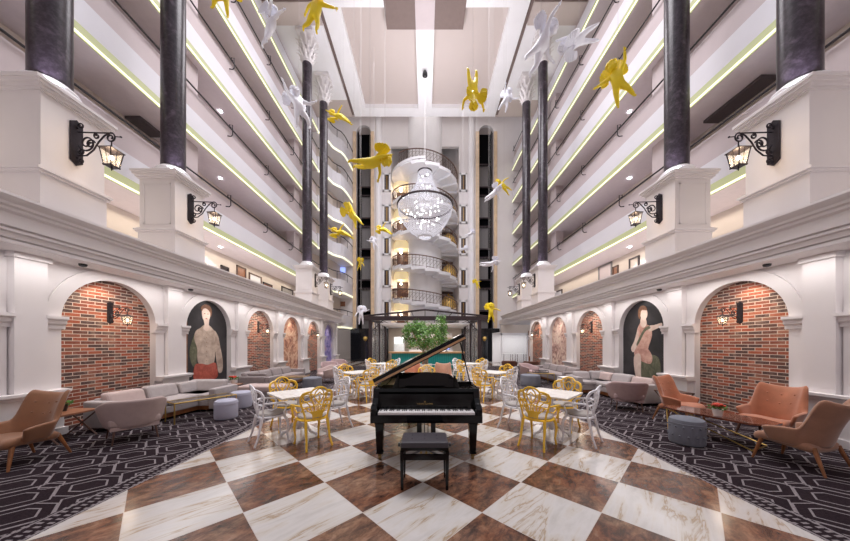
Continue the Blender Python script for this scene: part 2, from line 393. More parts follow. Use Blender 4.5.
    def build(s, name, mat, parent=None, smooth=False, bevel=0, seg=2, loc=None, sub=0, weld=False):
        me = bpy.data.meshes.new(name)
        bm = bmesh.new(); vv = [bm.verts.new(p) for p in s.v]
        for f, mi in zip(s.f, s.mi):
            try:
                fc = bm.faces.new([vv[i] for i in f]); fc.material_index = mi; fc.smooth = smooth
            except ValueError: pass
        if weld or smooth: bmesh.ops.remove_doubles(bm, verts=bm.verts, dist=1e-5)
        bmesh.ops.recalc_face_normals(bm, faces=bm.faces)
        bm.to_mesh(me); bm.free()
        for m in (mat if isinstance(mat, (list, tuple)) else [mat]): me.materials.append(MATS[m])
        o = bpy.data.objects.new(name, me); COL.objects.link(o)
        if parent is not None: o.parent = parent
        if loc is not None: o.location = loc
        if bevel:
            b = o.modifiers.new('bevel', 'BEVEL'); b.width = bevel; b.segments = seg; b.limit_method = 'ANGLE'; b.angle_limit = math.radians(40)
            b.harden_normals = False
            if not smooth:
                for p_ in me.polygons: p_.use_smooth = False
        if sub:
            b = o.modifiers.new('sub', 'SUBSURF'); b.levels = sub; b.render_levels = sub
        if smooth and not sub:
            try:
                me.set_sharp_from_angle(angle=math.radians(42))
            except Exception: pass
        return o
def tag(o, label=None, cat=None, group=None, kind=None):
    if label: o['label'] = label
    if cat: o['category'] = cat
    if group: o['group'] = group
    if kind: o['kind'] = kind
    return o
def thing(name, label, cat, loc=(0, 0, 0), rz=0.0, group=None):
    o = bpy.data.objects.new(name, None); COL.objects.link(o); o.empty_display_size = 0.1
    o.location = loc; o.rotation_euler = (0, 0, rz)
    return tag(o, label, cat, group)
def struct(o): o['kind'] = 'structure'; return o
def kids(o): return [c for c in bpy.data.objects if c.parent == o]
def copy_tree(o, parent=None, lvl=0):
    c = o.copy(); COL.objects.link(c); c.parent = parent
    for ch in CH.get(o.name, None) or kids(o): copy_tree(ch, c, lvl+1)
    return c
CH = {}
def dup(proto, loc, rz, label, group=None, scale=None):
    c = copy_tree(proto); c.location = loc; c.rotation_euler = (0, 0, rz); c['label'] = label
    if group: c['group'] = group
    if scale: c.scale = (scale, scale, scale)
    return c
def face(dx, dy): return math.atan2(dy, dx)-PI/2      # things are built facing +Y
def at(px, py, Y): return Vector(((px-CX)*Y/F, Y, HC-(py-HY)*Y/F))
def SM(s): return Matrix.Scale(-1, 4, (1, 0, 0)) if s < 0 else None
def arc(cx, cy, r, a0, a1, n): return [(cx+r*math.cos(a0+(a1-a0)*i/n), cy+r*math.sin(a0+(a1-a0)*i/n)) for i in range(n+1)]
SIDE = {-1: 'left', 1: 'right'}
# ------------------------------------------------------------------ setting: floor
m = MB(); m.box(-11, 11, -4.2, -4.0, 0, 19); struct(m.build('wall_front', 'parapet_mauve'))
struct(MB().box(-3.25, 3.25, -1.5, 25.2, -0.1, 0.0).box(-12, 12, 19.4, 29, -0.1, -0.001).build('floor', 'floor_tiles'))
for s in (-1, 1):
    m = MB(SM(s)); m.box(3.25, 9, -1.5, 19.4, -0.1, 0.004)
    struct(m.build('floor_carpet', 'carpet'))

# ------------------------------------------------------------------ arcade walls
WF, WR = 6.55, 6.66                     # wall face, recessed panel face
ARC_Y = [3.19+2.57*k for k in range(7)]  # arch centres
AR, ASP = 0.86, 2.04                    # radius, springing height
Z_TOP = 3.3
def arch_pts(yc, r=AR, zs=ASP, n=20):
    return [(yc-r*math.cos(PI*i/n), zs+r*math.sin(PI*i/n)) for i in range(n+1)]
for s in (-1, 1):
    m = MB(SM(s))
    yprev = -1.5
    for yc in (ARC_Y if s < 0 else ARC_Y[:-1]):
        pts = arch_pts(yc)
        m.box(WF, WR+0.3, yprev, yc-AR, 0, Z_TOP)
        P = []
        for (y, z) in pts: P.append([(WF, y, Z_TOP), (WF, y, z), (WR+0.3, y, z)])
        m.grid(P)
        yprev = yc+AR
    yw = 19.9 if s < 0 else 17.05
    m.box(WF, WR+0.3, yprev, yw, 0, Z_TOP)
    m.box(WR+0.3, WR+0.4, -1.5, yw, 0, Z_TOP)
    struct(m.build('wall_'+SIDE[s], 'plaster'))
    # cornice with its floor slab above
    prof = [(6.75, 3.05), (5.98, 3.05), (5.98, 3.10), (6.02, 3.115), (5.97, 3.13), (5.97, 3.20), (5.93, 3.215), (5.93, 3.25), (5.96, 3.265), (5.91, 3.28),
            (5.91, 3.46), (5.87, 3.49), (5.87, 3.53), (5.83, 3.55), (5.83, 3.59), (5.79, 3.62), (5.75, 3.66), (5.75, 3.70), (6.75, 3.70)]
    m = MB(SM(s)); m.prism(prof, -1.5, 19.4 if s < 0 else 20.9, 'y')
    struct(m.build('trim_1' if s < 0 else 'trim_2', 'plaster'))
    m = MB(SM(s)); m.box(6.75, 11.2, -1.5, 25, 3.3, 3.69); struct(m.build('floor_terrace', 'plaster'))
    # raised arch bands, pilasters, imposts, plinths
    k = 3
    for i, yc in enumerate(ARC_Y if s < 0 else ARC_Y[:-1]):
        m = MB(SM(s))
        A, B = arch_pts(yc, AR, ASP), arch_pts(yc, AR+0.21, ASP)
        P = [[(WF-0.0, b_[0], b_[1]), (WF-0.035, b_[0], b_[1]), (WF-0.035, a_[0], a_[1]), (WF+0.02, a_[0], a_[1])] for a_, b_ in zip(A, B)]
        m.grid(P)
        for sg in (-1, 1):
            y0, y1 = sorted((yc+sg*AR, yc+sg*(AR+0.21)))
            m.box(WF-0.035, WF+0.01, y0, y1, 0.80, 1.86)
        struct(m.build('trim_arch_band', 'plaster'))
        for sg in (-1, 1):
            m = MB(SM(s)); e = yc+sg*AR
            y0, y1 = sorted((e-sg*0.04, e+sg*0.25))
            pr = [(WF+0.05, 1.86), (WF-0.06, 1.86), (WF-0.06, 1.92), (WF-0.09, 1.95), (WF-0.09, 2.0), (WF-0.13, 2.03), (WF-0.13, 2.08), (WF+0.05, 2.08)]
            m.prism(pr, y0, y1, 'y')
            struct(m.build('trim_impost', 'plaster'))
    for i in range(8 if s < 0 else 6):
        pc = 1.905+2.57*i
        m = MB(SM(s))
        m.box(WF-0.12, WF+0.02, pc-0.19, pc+0.19, 0.80, 3.10)
        m.box(WF-0.16, WF+0.02, pc-0.22, pc+0.22, 2.96, 3.06)
        struct(m.build('trim_pilaster', 'plaster'))
        m = MB(SM(s))
        m.box(WF-0.16, WF+0.02, pc-0.37, pc+0.37, 0.0, 0.69)
        m.box(WF-0.20, WF+0.02, pc-0.40, pc+0.40, 0.0, 0.13)
        m.prism([(WF+0.02, 0.69), (WF-0.18, 0.69), (WF-0.20, 0.73), (WF-0.24, 0.76), (WF-0.24, 0.80), (WF+0.02, 0.80)], pc-0.42, pc+0.42, 'y')
        struct(m.build('trim_plinth', 'plaster'))
    for i, yc in enumerate(ARC_Y[1:] if s < 0 else ARC_Y[1:-1]):
        pts = arch_pts(yc, AR+0.02); poly = [(yc-AR-0.02, 0)]+pts+[(yc+AR+0.02, 0)]
        if i % 2 == 0:
            m = MB(SM(s)); m.prism(poly, WR, WR+0.06, 'x')
            o = m.build('brick_niche', 'brick')
            tag(o, 'arched red brick panel, %s from the piano end of the %s arcade' % (('nearest', '', 'middle', '', 'farthest')[i], SIDE[s]), 'brick panel', 'arched brick panels')
        else:
            root = thing('wall_mural', '', 'mural', (0, 0, 0), 0, 'arched painted murals')
            L = [[ 'tall dark mural of a standing figure in a cream shirt, left arcade', 'tall dark mural of a seated figure in pink robes, right arcade'],
                 [ 'warm orange and gold arched mural between brick panels, left arcade', 'pale peach and violet arched mural between brick panels, right arcade'],
                 [ 'small violet and orange arched mural near the left arcade end', '']][i//2][0 if s < 0 else 1]
            root['label'] = L
            bg = ['print_dark', 'print_warm' if s < 0 else 'print_warm_pale', 'print_violet'][i//2]
            m = MB(SM(s)); m.prism(poly, WR, WR+0.03, 'x'); m.build('backing', bg, root)
            def E(cy, cz, ry, rz, t=0.0, d=0.004, n=28, mat='print_cream', nm='figure', pw=2.0):
                P = []
                for q_ in range(n):
                    a = 2*PI*q_/n; ca, sa = math.cos(a), math.sin(a)
                    u = ry*math.copysign(abs(ca)**(2/pw), ca); w = rz*math.copysign(abs(sa)**(2/pw), sa)
                    P.append((yc+cy+u*math.cos(t)-w*math.sin(t), cz+u*math.sin(t)+w*math.cos(t)))
                mm = MB(SM(s)); mm.prism(P, WR-d, WR+0.001, 'x'); return mm.build(nm, mat, root)
            def G(pts, d, mat, nm, k=4):
                """smooth closed outline (Catmull-Rom) in panel coordinates"""
                n = len(pts); Q = []
                for i_ in range(n):
                    p0, p1, p2, p3 = [Vector(pts[(i_+j_) % n]) for j_ in (-1, 0, 1, 2)]
                    for t_ in range(k):
                        t = t_/k; q_ = 0.5*((2*p1)+(p2-p0)*t+(2*p0-5*p1+4*p2-p3)*t*t+(3*p1-p0-3*p2+p3)*t**3); Q.append((yc+q_.x, q_.y))
                mm = MB(SM(s)); mm.prism(Q, WR-d, WR+0.001, 'x'); return mm.build(nm, mat, root)
            if i == 1 and s < 0:      # generic half-length figure in a cream shirt
                G([(-0.36, 1.95), (-0.50, 1.70), (-0.60, 1.35), (-0.52, 1.0), (-0.38, 0.92), (-0.34, 1.3), (-0.22, 1.75)], 0.004, 'print_green', 'painted_sleeve')
                G([(-0.08, 2.16), (-0.22, 2.06), (-0.38, 1.96), (-0.44, 1.75), (-0.34, 1.45), (-0.33, 1.15), (-0.24, 0.95), (0.0, 0.92), (0.26, 0.95), (0.34, 1.2), (0.34, 1.5), (0.46, 1.7), (0.40, 1.92), (0.24, 2.06), (0.10, 2.16)], 0.006, 'print_cream', 'painted_shirt')
                G([(0.30, 2.0), (0.46, 1.85), (0.56, 1.5), (0.66, 1.1), (0.66, 0.72), (0.50, 0.66), (0.42, 0.95), (0.36, 1.3), (0.28, 1.6)], 0.007, 'print_cream', 'painted_sleeve')
                G([(-0.42, 0.96), (-0.2, 1.0), (0.05, 0.95), (0.32, 1.0), (0.42, 0.85), (0.40, 0.5), (-0.40, 0.5)], 0.008, 'print_red', 'painted_trousers')
                G([(-0.09, 2.32), (-0.07, 2.16), (-0.12, 2.06), (0.0, 1.98), (0.13, 2.06), (0.09, 2.18), (0.09, 2.34)], 0.008, 'print_skin', 'painted_neck')
                G([(-0.14, 2.62), (-0.17, 2.48), (-0.12, 2.32), (-0.02, 2.24), (0.09, 2.31), (0.14, 2.46), (0.12, 2.62), (0.0, 2.70)], 0.010, 'print_skin', 'painted_face')
                G([(-0.18, 2.56), (-0.20, 2.68), (-0.06, 2.78), (0.12, 2.76), (0.20, 2.62), (0.17, 2.42), (0.13, 2.56), (0.0, 2.66), (-0.12, 2.64)], 0.012, 'print_hair', 'painted_hair')
                for ex in (-0.07, 0.05): G([(ex-0.03, 2.50), (ex, 2.515), (ex+0.03, 2.50), (ex, 2.488)], 0.013, 'print_hair', 'painted_eye')
                G([(-0.045, 2.355), (-0.01, 2.37), (0.03, 2.355), (-0.01, 2.34)], 0.013, 'print_red', 'painted_mouth')
                for kz in range(7): E(0.0, 1.08+0.14*kz, 0.012, 0.012, 0, 0.0075, 8, 'print_hair', 'painted_button')
                E(-0.68, 1.3, 0.02, 1.0, 0, 0.004, mat='wood_walnut', nm='painted_staff')
            elif i == 1:              # generic seated figure in pink robes
                G([(0.10, 1.5), (-0.15, 1.3), (-0.52, 1.2), (-0.60, 0.8), (-0.45, 0.45), (-0.1, 0.4), (0.1, 0.6)], 0.004, 'print_green', 'painted_drape')
                G([(0.05, 2.30), (-0.12, 2.18), (-0.28, 2.05), (-0.30, 1.8), (-0.18, 1.5), (-0.12, 1.3), (0.12, 1.2), (0.30, 1.35), (0.26, 1.7), (0.26, 2.0), (0.16, 2.2)], 0.006, 'print_pink', 'painted_bodice')
                G([(-0.14, 1.45), (-0.32, 1.2), (-0.25, 1.0), (0.05, 1.05), (0.34, 1.2), (0.36, 1.4), (0.15, 1.5)], 0.007, 'print_pink', 'painted_robe')
                G([(0.12, 1.25), (0.36, 1.22), (0.38, 0.9), (0.30, 0.55), (0.20, 0.3), (0.08, 0.3), (0.10, 0.7)], 0.008, 'print_skin', 'painted_leg')
                G([(-0.20, 2.12), (-0.42, 2.14), (-0.62, 2.18), (-0.64, 2.10), (-0.40, 2.0), (-0.20, 1.96)], 0.008, 'print_skin', 'painted_arm')
                G([(0.22, 2.05), (0.36, 1.7), (0.50, 1.45), (0.42, 1.32), (0.30, 1.45), (0.20, 1.7)], 0.008, 'print_skin', 'painted_arm')
                G([(-0.04, 2.42), (-0.12, 2.2), (0.0, 2.08), (0.12, 2.2), (0.09, 2.42)], 0.008, 'print_skin', 'painted_neck')
                G([(-0.11, 2.62), (-0.15, 2.48), (-0.10, 2.36), (0.0, 2.30), (0.09, 2.38), (0.13, 2.52), (0.08, 2.66), (-0.02, 2.69)], 0.010, 'print_skin', 'painted_face')
                G([(-0.12, 2.60), (-0.08, 2.72), (0.08, 2.76), (0.19, 2.66), (0.21, 2.50), (0.15, 2.36), (0.11, 2.50), (0.06, 2.62)], 0.012, 'print_hair', 'painted_hair')
                G([(-0.25, 2.05), (-0.05, 1.95), (0.22, 1.55), (0.26, 1.62), (0.0, 2.02), (-0.2, 2.12)], 0.009, 'print_green', 'painted_sash')
    # small black camera domes under the cornice
    for i, y in enumerate((5.0, 7.3)):
        m = MB(SM(s)); m.lathe([(0.055, 0), (0.055, -0.02), (0.045, -0.045), (0.0, -0.06)], 14, (6.25, y, 3.05))
        tag(m.build('ceiling_camera', 'ebony', smooth=True), 'small black dome under the %s cornice, %s brick niche' % (SIDE[s], ('before the nearest', 'just past the nearest')[i]), 'camera', 'small black domes')
    for i, yc in enumerate(ARC_Y[1:] if s < 0 else ARC_Y[1:-1]):
        if i % 2 == 1: spot('arch_spot', (s*6.2, yc, 3.0), (s*6.62, yc, 1.6), 26, (1, 0.93, 0.85), 75)

# ------------------------------------------------------------------ pedestals and columns
PY = [4.75, 7.07, 15.1, 17.55]
PW = 6.05
def pedestal(s, y, i):
    root = thing('pedestal', 'cream panelled pedestal on the %s cornice, %s from the front, under a dark column' % (SIDE[s], ('first', 'second', 'third', 'fourth')[i]), 'pedestal', (s*(PW+0.45), y, 3.70), 0, 'cream pedestals on the cornices')
    w = 0.45; m = MB(); m.box(-w, w, -w, w, 0, 0.60); m.box(-w+0.02, w-0.02, -w+0.02, w-0.02, 0.6, 1.95); m.build('body', 'plaster', root)
    m = MB()
    for (e, z0, z1) in ((0.035, 0.60, 0.64), (0.06, 0.64, 0.68), (0.02, 0.68, 0.71)): m.box(-w-e, w+e, -w-e, w+e, z0, z1)
    m.build('base_moulding', 'plaster', root)
    m = MB()
    for (e, z0, z1) in ((0.01, 1.90, 1.93), (0.04, 1.93, 1.98), (0.075, 1.98, 2.03), (0.10, 2.03, 2.08)): m.box(-w-e, w+e, -w-e, w+e, z0, z1)
    m.build('cap', 'plaster', root)
    for (nx, ny) in (((0, -1),) if i else ()):
        m = MB(); a, b_ = 0.33, 0.008
        def fr(u0, u1, z0, z1):
            d0, d1 = w-0.03, w-0.02+b_
            if nx: m.box(*sorted((nx*d0, nx*d1)), u0, u1, z0, z1)
            else: m.box(u0, u1, -d1, -d0, z0, z1)
        fr(-a, -a+0.03, 0.80, 1.80); fr(a-0.03, a, 0.80, 1.80); fr(-a, a, 0.80, 0.83); fr(-a, a, 1.77, 1.80)
        m.build('panel_moulding', 'plaster', root)
def column(s, y, i):
    root = thing('column', 'tall round dark stone column on its cream pedestal, %s from the front on the %s' % (('first', 'second', 'third', 'fourth')[i], SIDE[s]), 'column', (s*(PW+0.45), y, 5.78), 0, 'dark stone columns')
    m = MB(); m.box(-0.40, 0.40, -0.40, 0.40, 0, 0.05)
    m.lathe([(0.40, 0.05), (0.415, 0.09), (0.40, 0.13), (0.35, 0.15), (0.335, 0.18), (0.345, 0.21), (0.33, 0.24), (0.27, 0.26), (0.26, 0.30)], 36)
    m.build('column_base', 'plaster_white', root, smooth=True)
    m = MB(); m.lathe([(0.25, 0.26), (0.25, 11.22)], 40); m.build('shaft', 'column_stone', root, smooth=True)
    if y > 10:
        m = MB(); m.lathe([(0.27, 11.20), (0.29, 11.23), (0.27, 11.27), (0.25, 11.3), (0.26, 11.9), (0.33, 12.45), (0.42, 12.62)], 24)
        for row, (z0, hgt, r0) in enumerate(((11.27, 0.45, 0.27), (11.58, 0.50, 0.28), (11.95, 0.55, 0.31))):
            for k in range(9):
                a = 2*PI*(k+0.5*(row % 2))/9; d = Vector((math.cos(a), math.sin(a), 0)); t = Vector((-math.sin(a), math.cos(a), 0))
                P = []
                for j in range(6):
                    u = j/5; out = r0+0.02+0.20*u*u+(0.05 if j == 5 else 0); z = z0+hgt*(u if u < 0.9 else 0.88); wd = 0.10*(1-0.65*u)*(1.15 if j % 2 else 0.8)
                    P.append([d*out-t*wd+Vector((0, 0, z)), d*(out+0.03)+Vector((0, 0, z+0.01)), d*out+t*wd+Vector((0, 0, z))])
                m.sheet(P, lambda i_, k_: -d*0.02)
        m.box(-0.46, 0.46, -0.46, 0.46, 12.62, 12.80)
        m.build('capital', 'plaster', root)
for s in (-1, 1):
    for i, y in enumerate(PY):
        pedestal(s, y, i); column(s, y, i)
    for i, y in enumerate(PY):
        spot('column_uplight', (s*(PW+0.08), y-0.30, 5.83), (s*(PW+0.45), y-0.05, 7.2), 90, (0.82, 0.82, 1.0), 110)

# ------------------------------------------------------------------ balconies
WB = 8.0
TIER = [5.76, 8.70, 11.55, 14.45, 17.35]
ORD = ('lowest', 'second', 'third', 'fourth', 'topmost')
for s in (-1, 1):
    yend = 20.3 if s < 0 else 24.9
    for i, z in enumerate(TIER):
        root = thing('balcony', '%s long white balcony tier with lime-glowing light strip on the %s side' % (ORD[i], SIDE[s]), 'balcony', (s*WB, 0, z), 0, 'long balconies of the %s side' % SIDE[s])
        M = SM(s)
        def off(m): return m
        hx = 0.0
        m = MB(M); m.box(hx, 0.16, -1.5, yend, 0.02, 0.95); m.build('parapet', 'parapet_white', root)
        m = MB(M); m.box(0.10, 0.20, -1.5, yend, 0.95, 1.72); m.build('upper_band', 'parapet_mauve', root)
        m = MB(M); m.box(0.0, 1.35, -1.5, yend, -0.02, 0.06); m.box(0.16, 1.35, -1.5, yend, 0.06, 0.40); m.build('slab', 'soffit', root)
        m = MB(M); m.box(-0.03, 0.0, -1.5, yend, -0.02, 0.27); m.build('glow_band', 'lime_glow', root)  # band that glows by itself in place of the tube's halo
        m = MB(M); m.tube([(-0.05, -1.5, 0.02), (-0.05, yend, 0.02)], 0.030, 8); m.build('light_tube', 'led_white', root)
        m = MB(M); m.tube([(0.0, -1.5, 1.76), (0.0, yend, 1.76)], 0.028, 8); m.build('handrail', 'rail_black', root)
        y = 3.42+0.1*i
        while y < yend:
            m = MB(M); m.tube([(0.10, y, 1.42), (-0.04, y, 1.40), (-0.10, y, 1.46), (-0.10, y, 1.86), (0.02, y, 1.88), (0.02, y, 1.76)], 0.020, 6)
            m.ball((-0.02, y, 1.76), 0.04, 6, 5)
            m.build('rail_bracket', 'rail_black', root)
            y += 2.57
    # back wall of the corridors, with piers
    m = MB(SM(s)); m.box(9.35, 9.55, -1.5, 25 if s > 0 else 20.6, 3.69, 19.2); struct(m.build('wall_corridor_'+SIDE[s], 'wall_beige'))
    for j, y in enumerate((9.2, 17.2)):
        m = MB(SM(s)); m.box(8.22, 8.7, y, y+0.7, 5.8, 18.6); struct(m.build('trim_corridor_pier', 'parapet_mauve'))
    for i, z in enumerate(TIER[:3]):
        for j, y in ((1, 11.7),):
            o = MB(SM(s)).lathe([(0.0, 0), (0.055, 0), (0.055, 0.02), (0.0, 0.02)], 14).build('downlight', 'spot_disc', loc=(s*8.75, y, z-0.045))
            o.name = 'ceiling_downlight'
            tag(o, 'small round white downlight under the %s balcony tier on the %s' % (ORD[i], SIDE[s]), 'ceiling light', 'downlights under the balconies')
            spot('downlight_lamp', (s*8.75, y, z-0.08), (s*8.75, y, 0), 90, (0.86, 0.87, 1.0), 120)
    # terrace wall pictures and doors
def on_wall(s, y0, y1, z0, z1, name, cat, label, frame, fill, t=0.05):
    root = thing(name, label, cat, (s*9.35, (y0+y1)/2, (z0+z1)/2), 0)
    hy, hz = (y1-y0)/2, (z1-z0)/2
    m = MB(SM(s)); e = 0.07
    m.box(-t, 0, -hy, -hy+e, -hz, hz); m.box(-t, 0, hy-e, hy, -hz, hz); m.box(-t, 0, -hy, hy, -hz, -hz+e); m.box(-t, 0, -hy, hy, hz-e, hz)
    m.build('frame', frame, root)
    m = MB(SM(s)); m.box(-0.02, 0, -hy+e, hy-e, -hz+e, hz-e); m.build('panel', fill, root)
on_wall(-1, 13.55, 14.25, 3.69, 5.50, 'terrace_door', 'door', 'dark reddish door on the upper terrace behind the left cornice', 'wood_dark', 'wood_walnut')
on_wall(-1, 14.5, 15.6, 4.45, 5.38, 'framed_picture', 'picture', 'pale framed picture with a brown frame on the left terrace wall', 'wood_dark', 'plaster_white')
on_wall(-1, 15.75, 16.7, 4.3, 5.16, 'dark_picture', 'picture', 'dark framed picture beside the pale one on the left terrace wall', 'frame_dark', 'wood_walnut')
on_wall(-1, 17.8, 19.3, 3.69, 5.35, 'terrace_doorway', 'door', 'farthest grey doorway on the left terrace wall', 'frame_dark', 'cushion_grey')
on_wall(-1, 12.5, 13.0, 4.2, 5.2, 'wall_vent', 'vent', 'dark small frame nearest on the left terrace wall', 'frame_dark', 'frame_dark')
on_wall(1, 13.65, 14.7, 3.69, 5.70, 'glass_door', 'door', 'grey glazed double door on the right terrace wall', 'steel_grey', 'parapet_mauve')
on_wall(1, 13.2, 13.6, 3.8, 5.4, 'terrace_door', 'door', 'dark reddish door beside the grey glazed door, right terrace', 'wood_dark', 'wood_walnut')
on_wall(1, 11.9, 12.5, 4.5, 5.45, 'framed_picture', 'picture', 'framed picture with a dark frame on the right terrace wall', 'frame_dark', 'wall_beige')
on_wall(1, 8.3, 9.0, 3.8, 4.9, 'terrace_door', 'door', 'red brown door nearest on the right terrace wall', 'wood_dark', 'wood_walnut')
on_wall(1, 18.6, 19.8, 4.2, 5.3, 'lit_window', 'window', 'bluish lit opening farthest along the right terrace wall', 'frame_dark', 'parapet_white')
area('terrace_light_left', (-8.8, 10, 5.6), (0.8, 18), 90, (1, 0.9, 0.75)); area('terrace_light_right', (8.8, 10, 5.6), (0.8, 18), 90, (1, 0.9, 0.78))

# hanging signs under the second tier
for s, y0, y1 in ((-1, 8.5, 9.3), (1, 7.2, 8.7)):
    m = MB(SM(s)); m.box(8.85, 9.33, y0, y1, 8.60, 8.68)
    tag(m.build('air_vent', 'vent_grey'), 'dark grey rectangular vent box under the second balcony tier, %s side' % SIDE[s], 'vent')

# ------------------------------------------------------------------ ceiling
ZC = 18.6
m = MB()
m.box(-4.31, 4.31, 9.0, 13.84, ZC, ZC+0.3)                       # cross beam
for s in (-1, 1):
    m.box(*sorted((s*4.31, s*5.24)), 9.0, 20.5, ZC, ZC+0.6)
m.box(-4.31, 4.31, 19.75, 20.5, ZC, ZC+0.6)
m.box(-0.50, 0.50, 14.8, 19.75, ZC, ZC+0.29)
struct(m.build('ceiling_beams', 'plaster_white'))
m = MB(); m.box(-4.31, 4.31, 13.84, 19.75, ZC+0.3, ZC+0.5); struct(m.build('ceiling', 'ceiling_beige'))
m = MB()
for s in (-1, 1): m.box(*sorted((s*0.50, s*2.06)), 10, 14.8, ZC-0.02, ZC+0.05)
struct(m.build('ceiling_brown_panels', 'ceiling_brown'))
m = MB(); m.box(-0.50, 0.50, 10, 14.8, ZC-0.03, ZC+0.05); struct(m.build('ceiling_grey_strip', 'parapet_mauve'))
for s in (-1, 1):
    m = MB(SM(s)); m.box(5.45, 8.3, 14.6, 19.1, ZC, ZC+0.2); struct(m.build('ceiling_side_panel_'+SIDE[s], 'plaster_white'))
    m = MB(SM(s)); m.box(5.24, 5.45, 9, 20.5, ZC+0.12, ZC+0.5); m.box(5.45, 10.3, 9, 13.6, ZC+0.02, ZC+0.5); struct(m.build('ceiling_recess_'+SIDE[s], 'ceiling_brown'))
    m = MB(SM(s)); m.box(5.45, 10.3, 13.6, 14.6, ZC-0.03, ZC+0.3); m.box(8.3, 10.3, 14.6, 20.5, ZC, ZC+0.2); m.box(5.45, 8.3, 19.1, 20.5, ZC+0.01, ZC+0.3)
    struct(m.build('ceiling_side_beam_'+SIDE[s], 'ceiling_beige'))
m = MB(); m.box(-10.4, 10.4, 20.5, 29, 22.3, 22.5); m.box(-10.4, 10.4, 20.45, 20.55, ZC+0.3, 22.5); struct(m.build('ceiling_back', 'ceiling_beige'))

# ------------------------------------------------------------------ back wall with lift shafts, windows, stair turret
YB = 25.0
SX0, SX1 = 4.93, 6.27
m = MB()
for s in (-1, 1):
    m.box(*sorted((s*3.1, s*SX0)), YB, YB+0.3, 2.9, 22.4)
    m.box(*sorted((s*SX1, s*11)), YB, YB+0.3, 2.9, 22.4)
    # arched head over each shaft
    P = [[(s*(5.6-0.67*math.cos(PI*i/14)), YB, 22.4), (s*(5.6-0.67*math.cos(PI*i/14)), YB, 20.9+0.67*math.sin(PI*i/14)), (s*(5.6-0.67*math.cos(PI*i/14)), YB+0.3, 20.9+0.67*math.sin(PI*i/14))] for i in range(15)]
    m.grid(P)
m.box(-3.1, 3.1, YB, YB+0.3, 19.6, 22.4)
m.box(-3.1, 3.1, YB, YB+0.3, 2.9, 3.25)
struct(m.build('wall_back', 'wall_back_plaster' if 'wall_back_plaster' in MATS else 'plaster'))
m = MB(); m.lathe([(3.15, 2.9), (3.15, 22.4)], 40, (0, YB, 0), a0=0, a1=PI); struct(m.build('wall_turret', 'plaster', smooth=True))
m = MB()
for s in (-1, 1): m.lathe([(0.28, 2.9), (0.28, 22.2)], 20, (s*4.25, YB, 0))
struct(m.build('trim_wall_rounds', 'plaster_white', smooth=True))
for s in (-1, 1):
    nm = SIDE[s]
    for j, x in enumerate((SX0-0.30, SX1)):
        m = MB(SM(s)); m.box(x, x+0.30, YB-0.12, YB, 3.0, 20.9)
        struct(m.build('trim_shaft_strip', 'wood_pale'))
    root = thing('lift_shaft', 'tall dark arched glass lift shaft on the %s of the stair' % nm, 'lift shaft', (s*5.6, YB+0.3, 0), 0, 'glass lift shafts')
    m = MB(); m.box(-0.67, 0.67, 0.9, 1.0, 3.0, 21.6); m.box(-0.72, -0.67, 0, 1.0, 3.0, 21.6); m.box(0.67, 0.72, 0, 1.0, 3.0, 21.6); m.build('shaft_lining', 'ebony_matt', root)
    for k in range(6):
        z = 18.3-2.9*k
        m = MB()
        x0, x1 = (-0.34, 0.62) if s < 0 else (-0.62, 0.34)
        m.box(x0, x1, 0.5, 0.6, z-1.95, z); 
        for u in (0.25, 0.5, 0.75): m.box(x0+(x1-x0)*u-0.012, x0+(x1-x0)*u+0.012, 0.47, 0.5, z-1.95, z)
        m.build('lift_door', 'steel_grey', root)
        m = MB(); m.box(-0.62, 0.62, 0.3, 0.5, z+0.02, z+0.12); m.box(-0.62, 0.62, 0.3, 0.5, z-2.1, z-2.0)
        for u in (-0.45, -0.15, 0.15, 0.45): m.box(u-0.04, u+0.04, 0.28, 0.34, z-0.08, z+0.02)
        m.build('crossbeam', 'frame_dark', root)
    m = MB(); m.box(-0.65, -0.60, 0.0, 0.12, 3.0, 21.0); m.box(0.60, 0.65, 0, 0.12, 3.0, 21.0); m.build('guide_rail', 'frame_dark', root)
    for j, zt in enumerate([17.1-2.9*k for k in range(5)]):
        o = thing('window', 'narrow white-framed slot window beside the stair, %s of the %s column' % (('top', 'second from top', 'middle', 'fourth from top', 'bottom')[j], nm), 'window', (s*3.50, YB, zt-0.8), 0, 'slot windows beside the stair')
        m = MB(); hw, hh = 0.36, 0.84
        m.box(-hw, -hw+0.15, -0.10, 0, -hh, hh); m.box(hw-0.15, hw, -0.10, 0, -hh, hh); m.box(-hw, hw, -0.10, 0, hh-0.14, hh); m.box(-hw, hw, -0.10, 0, -hh, -hh+0.14); m.build('frame', 'plaster_white', o)
        m = MB(); m.box(-hw+0.13, hw-0.13, -0.02, 0, -hh+0.12, hh-0.12); m.build('pane', 'frame_dark', o)
        m = MB(); m.box(-0.04, 0.07, -0.03, -0.02, -hh+0.22, hh-0.22); m.build('blind', 'brass_dark', o)
# ground floor of the back: dark panelling, columns, bright bar back
m = MB()
for s in (-1, 1):
    m.box(*sorted((s*3.3, s*6.7)), YB-0.4, YB-0.2, 0, 2.95)
    for k in range(7): m.box(*sorted((s*(3.4+0.5*k), s*(3.46+0.5*k))), YB-0.46, YB-0.4, 0, 2.95)
m.box(-8.6, -6.7, 20.6, 20.8, 0, 2.7)
struct(m.build('wall_dark_panels', 'black_glass'))
for s in (-1, 1):
    o = thing('wall_lamp', 'yellow glowing lamp on the dark panels under the %s lift shaft' % SIDE[s], 'lamp', (s*5.35, YB-0.5, 2.0))
    m = MB(); m.lathe([(0.0, -0.2), (0.10, -0.14), (0.2, 0.05), (0.14, 0.2), (0.0, 0.24)], 14); m.build('shade', 'gold_dome', o, smooth=True)
    m = MB(); m.box(-0.04, 0.04, 0.0, 0.1, -0.1, 0.1); m.build('bracket', 'gold', o)
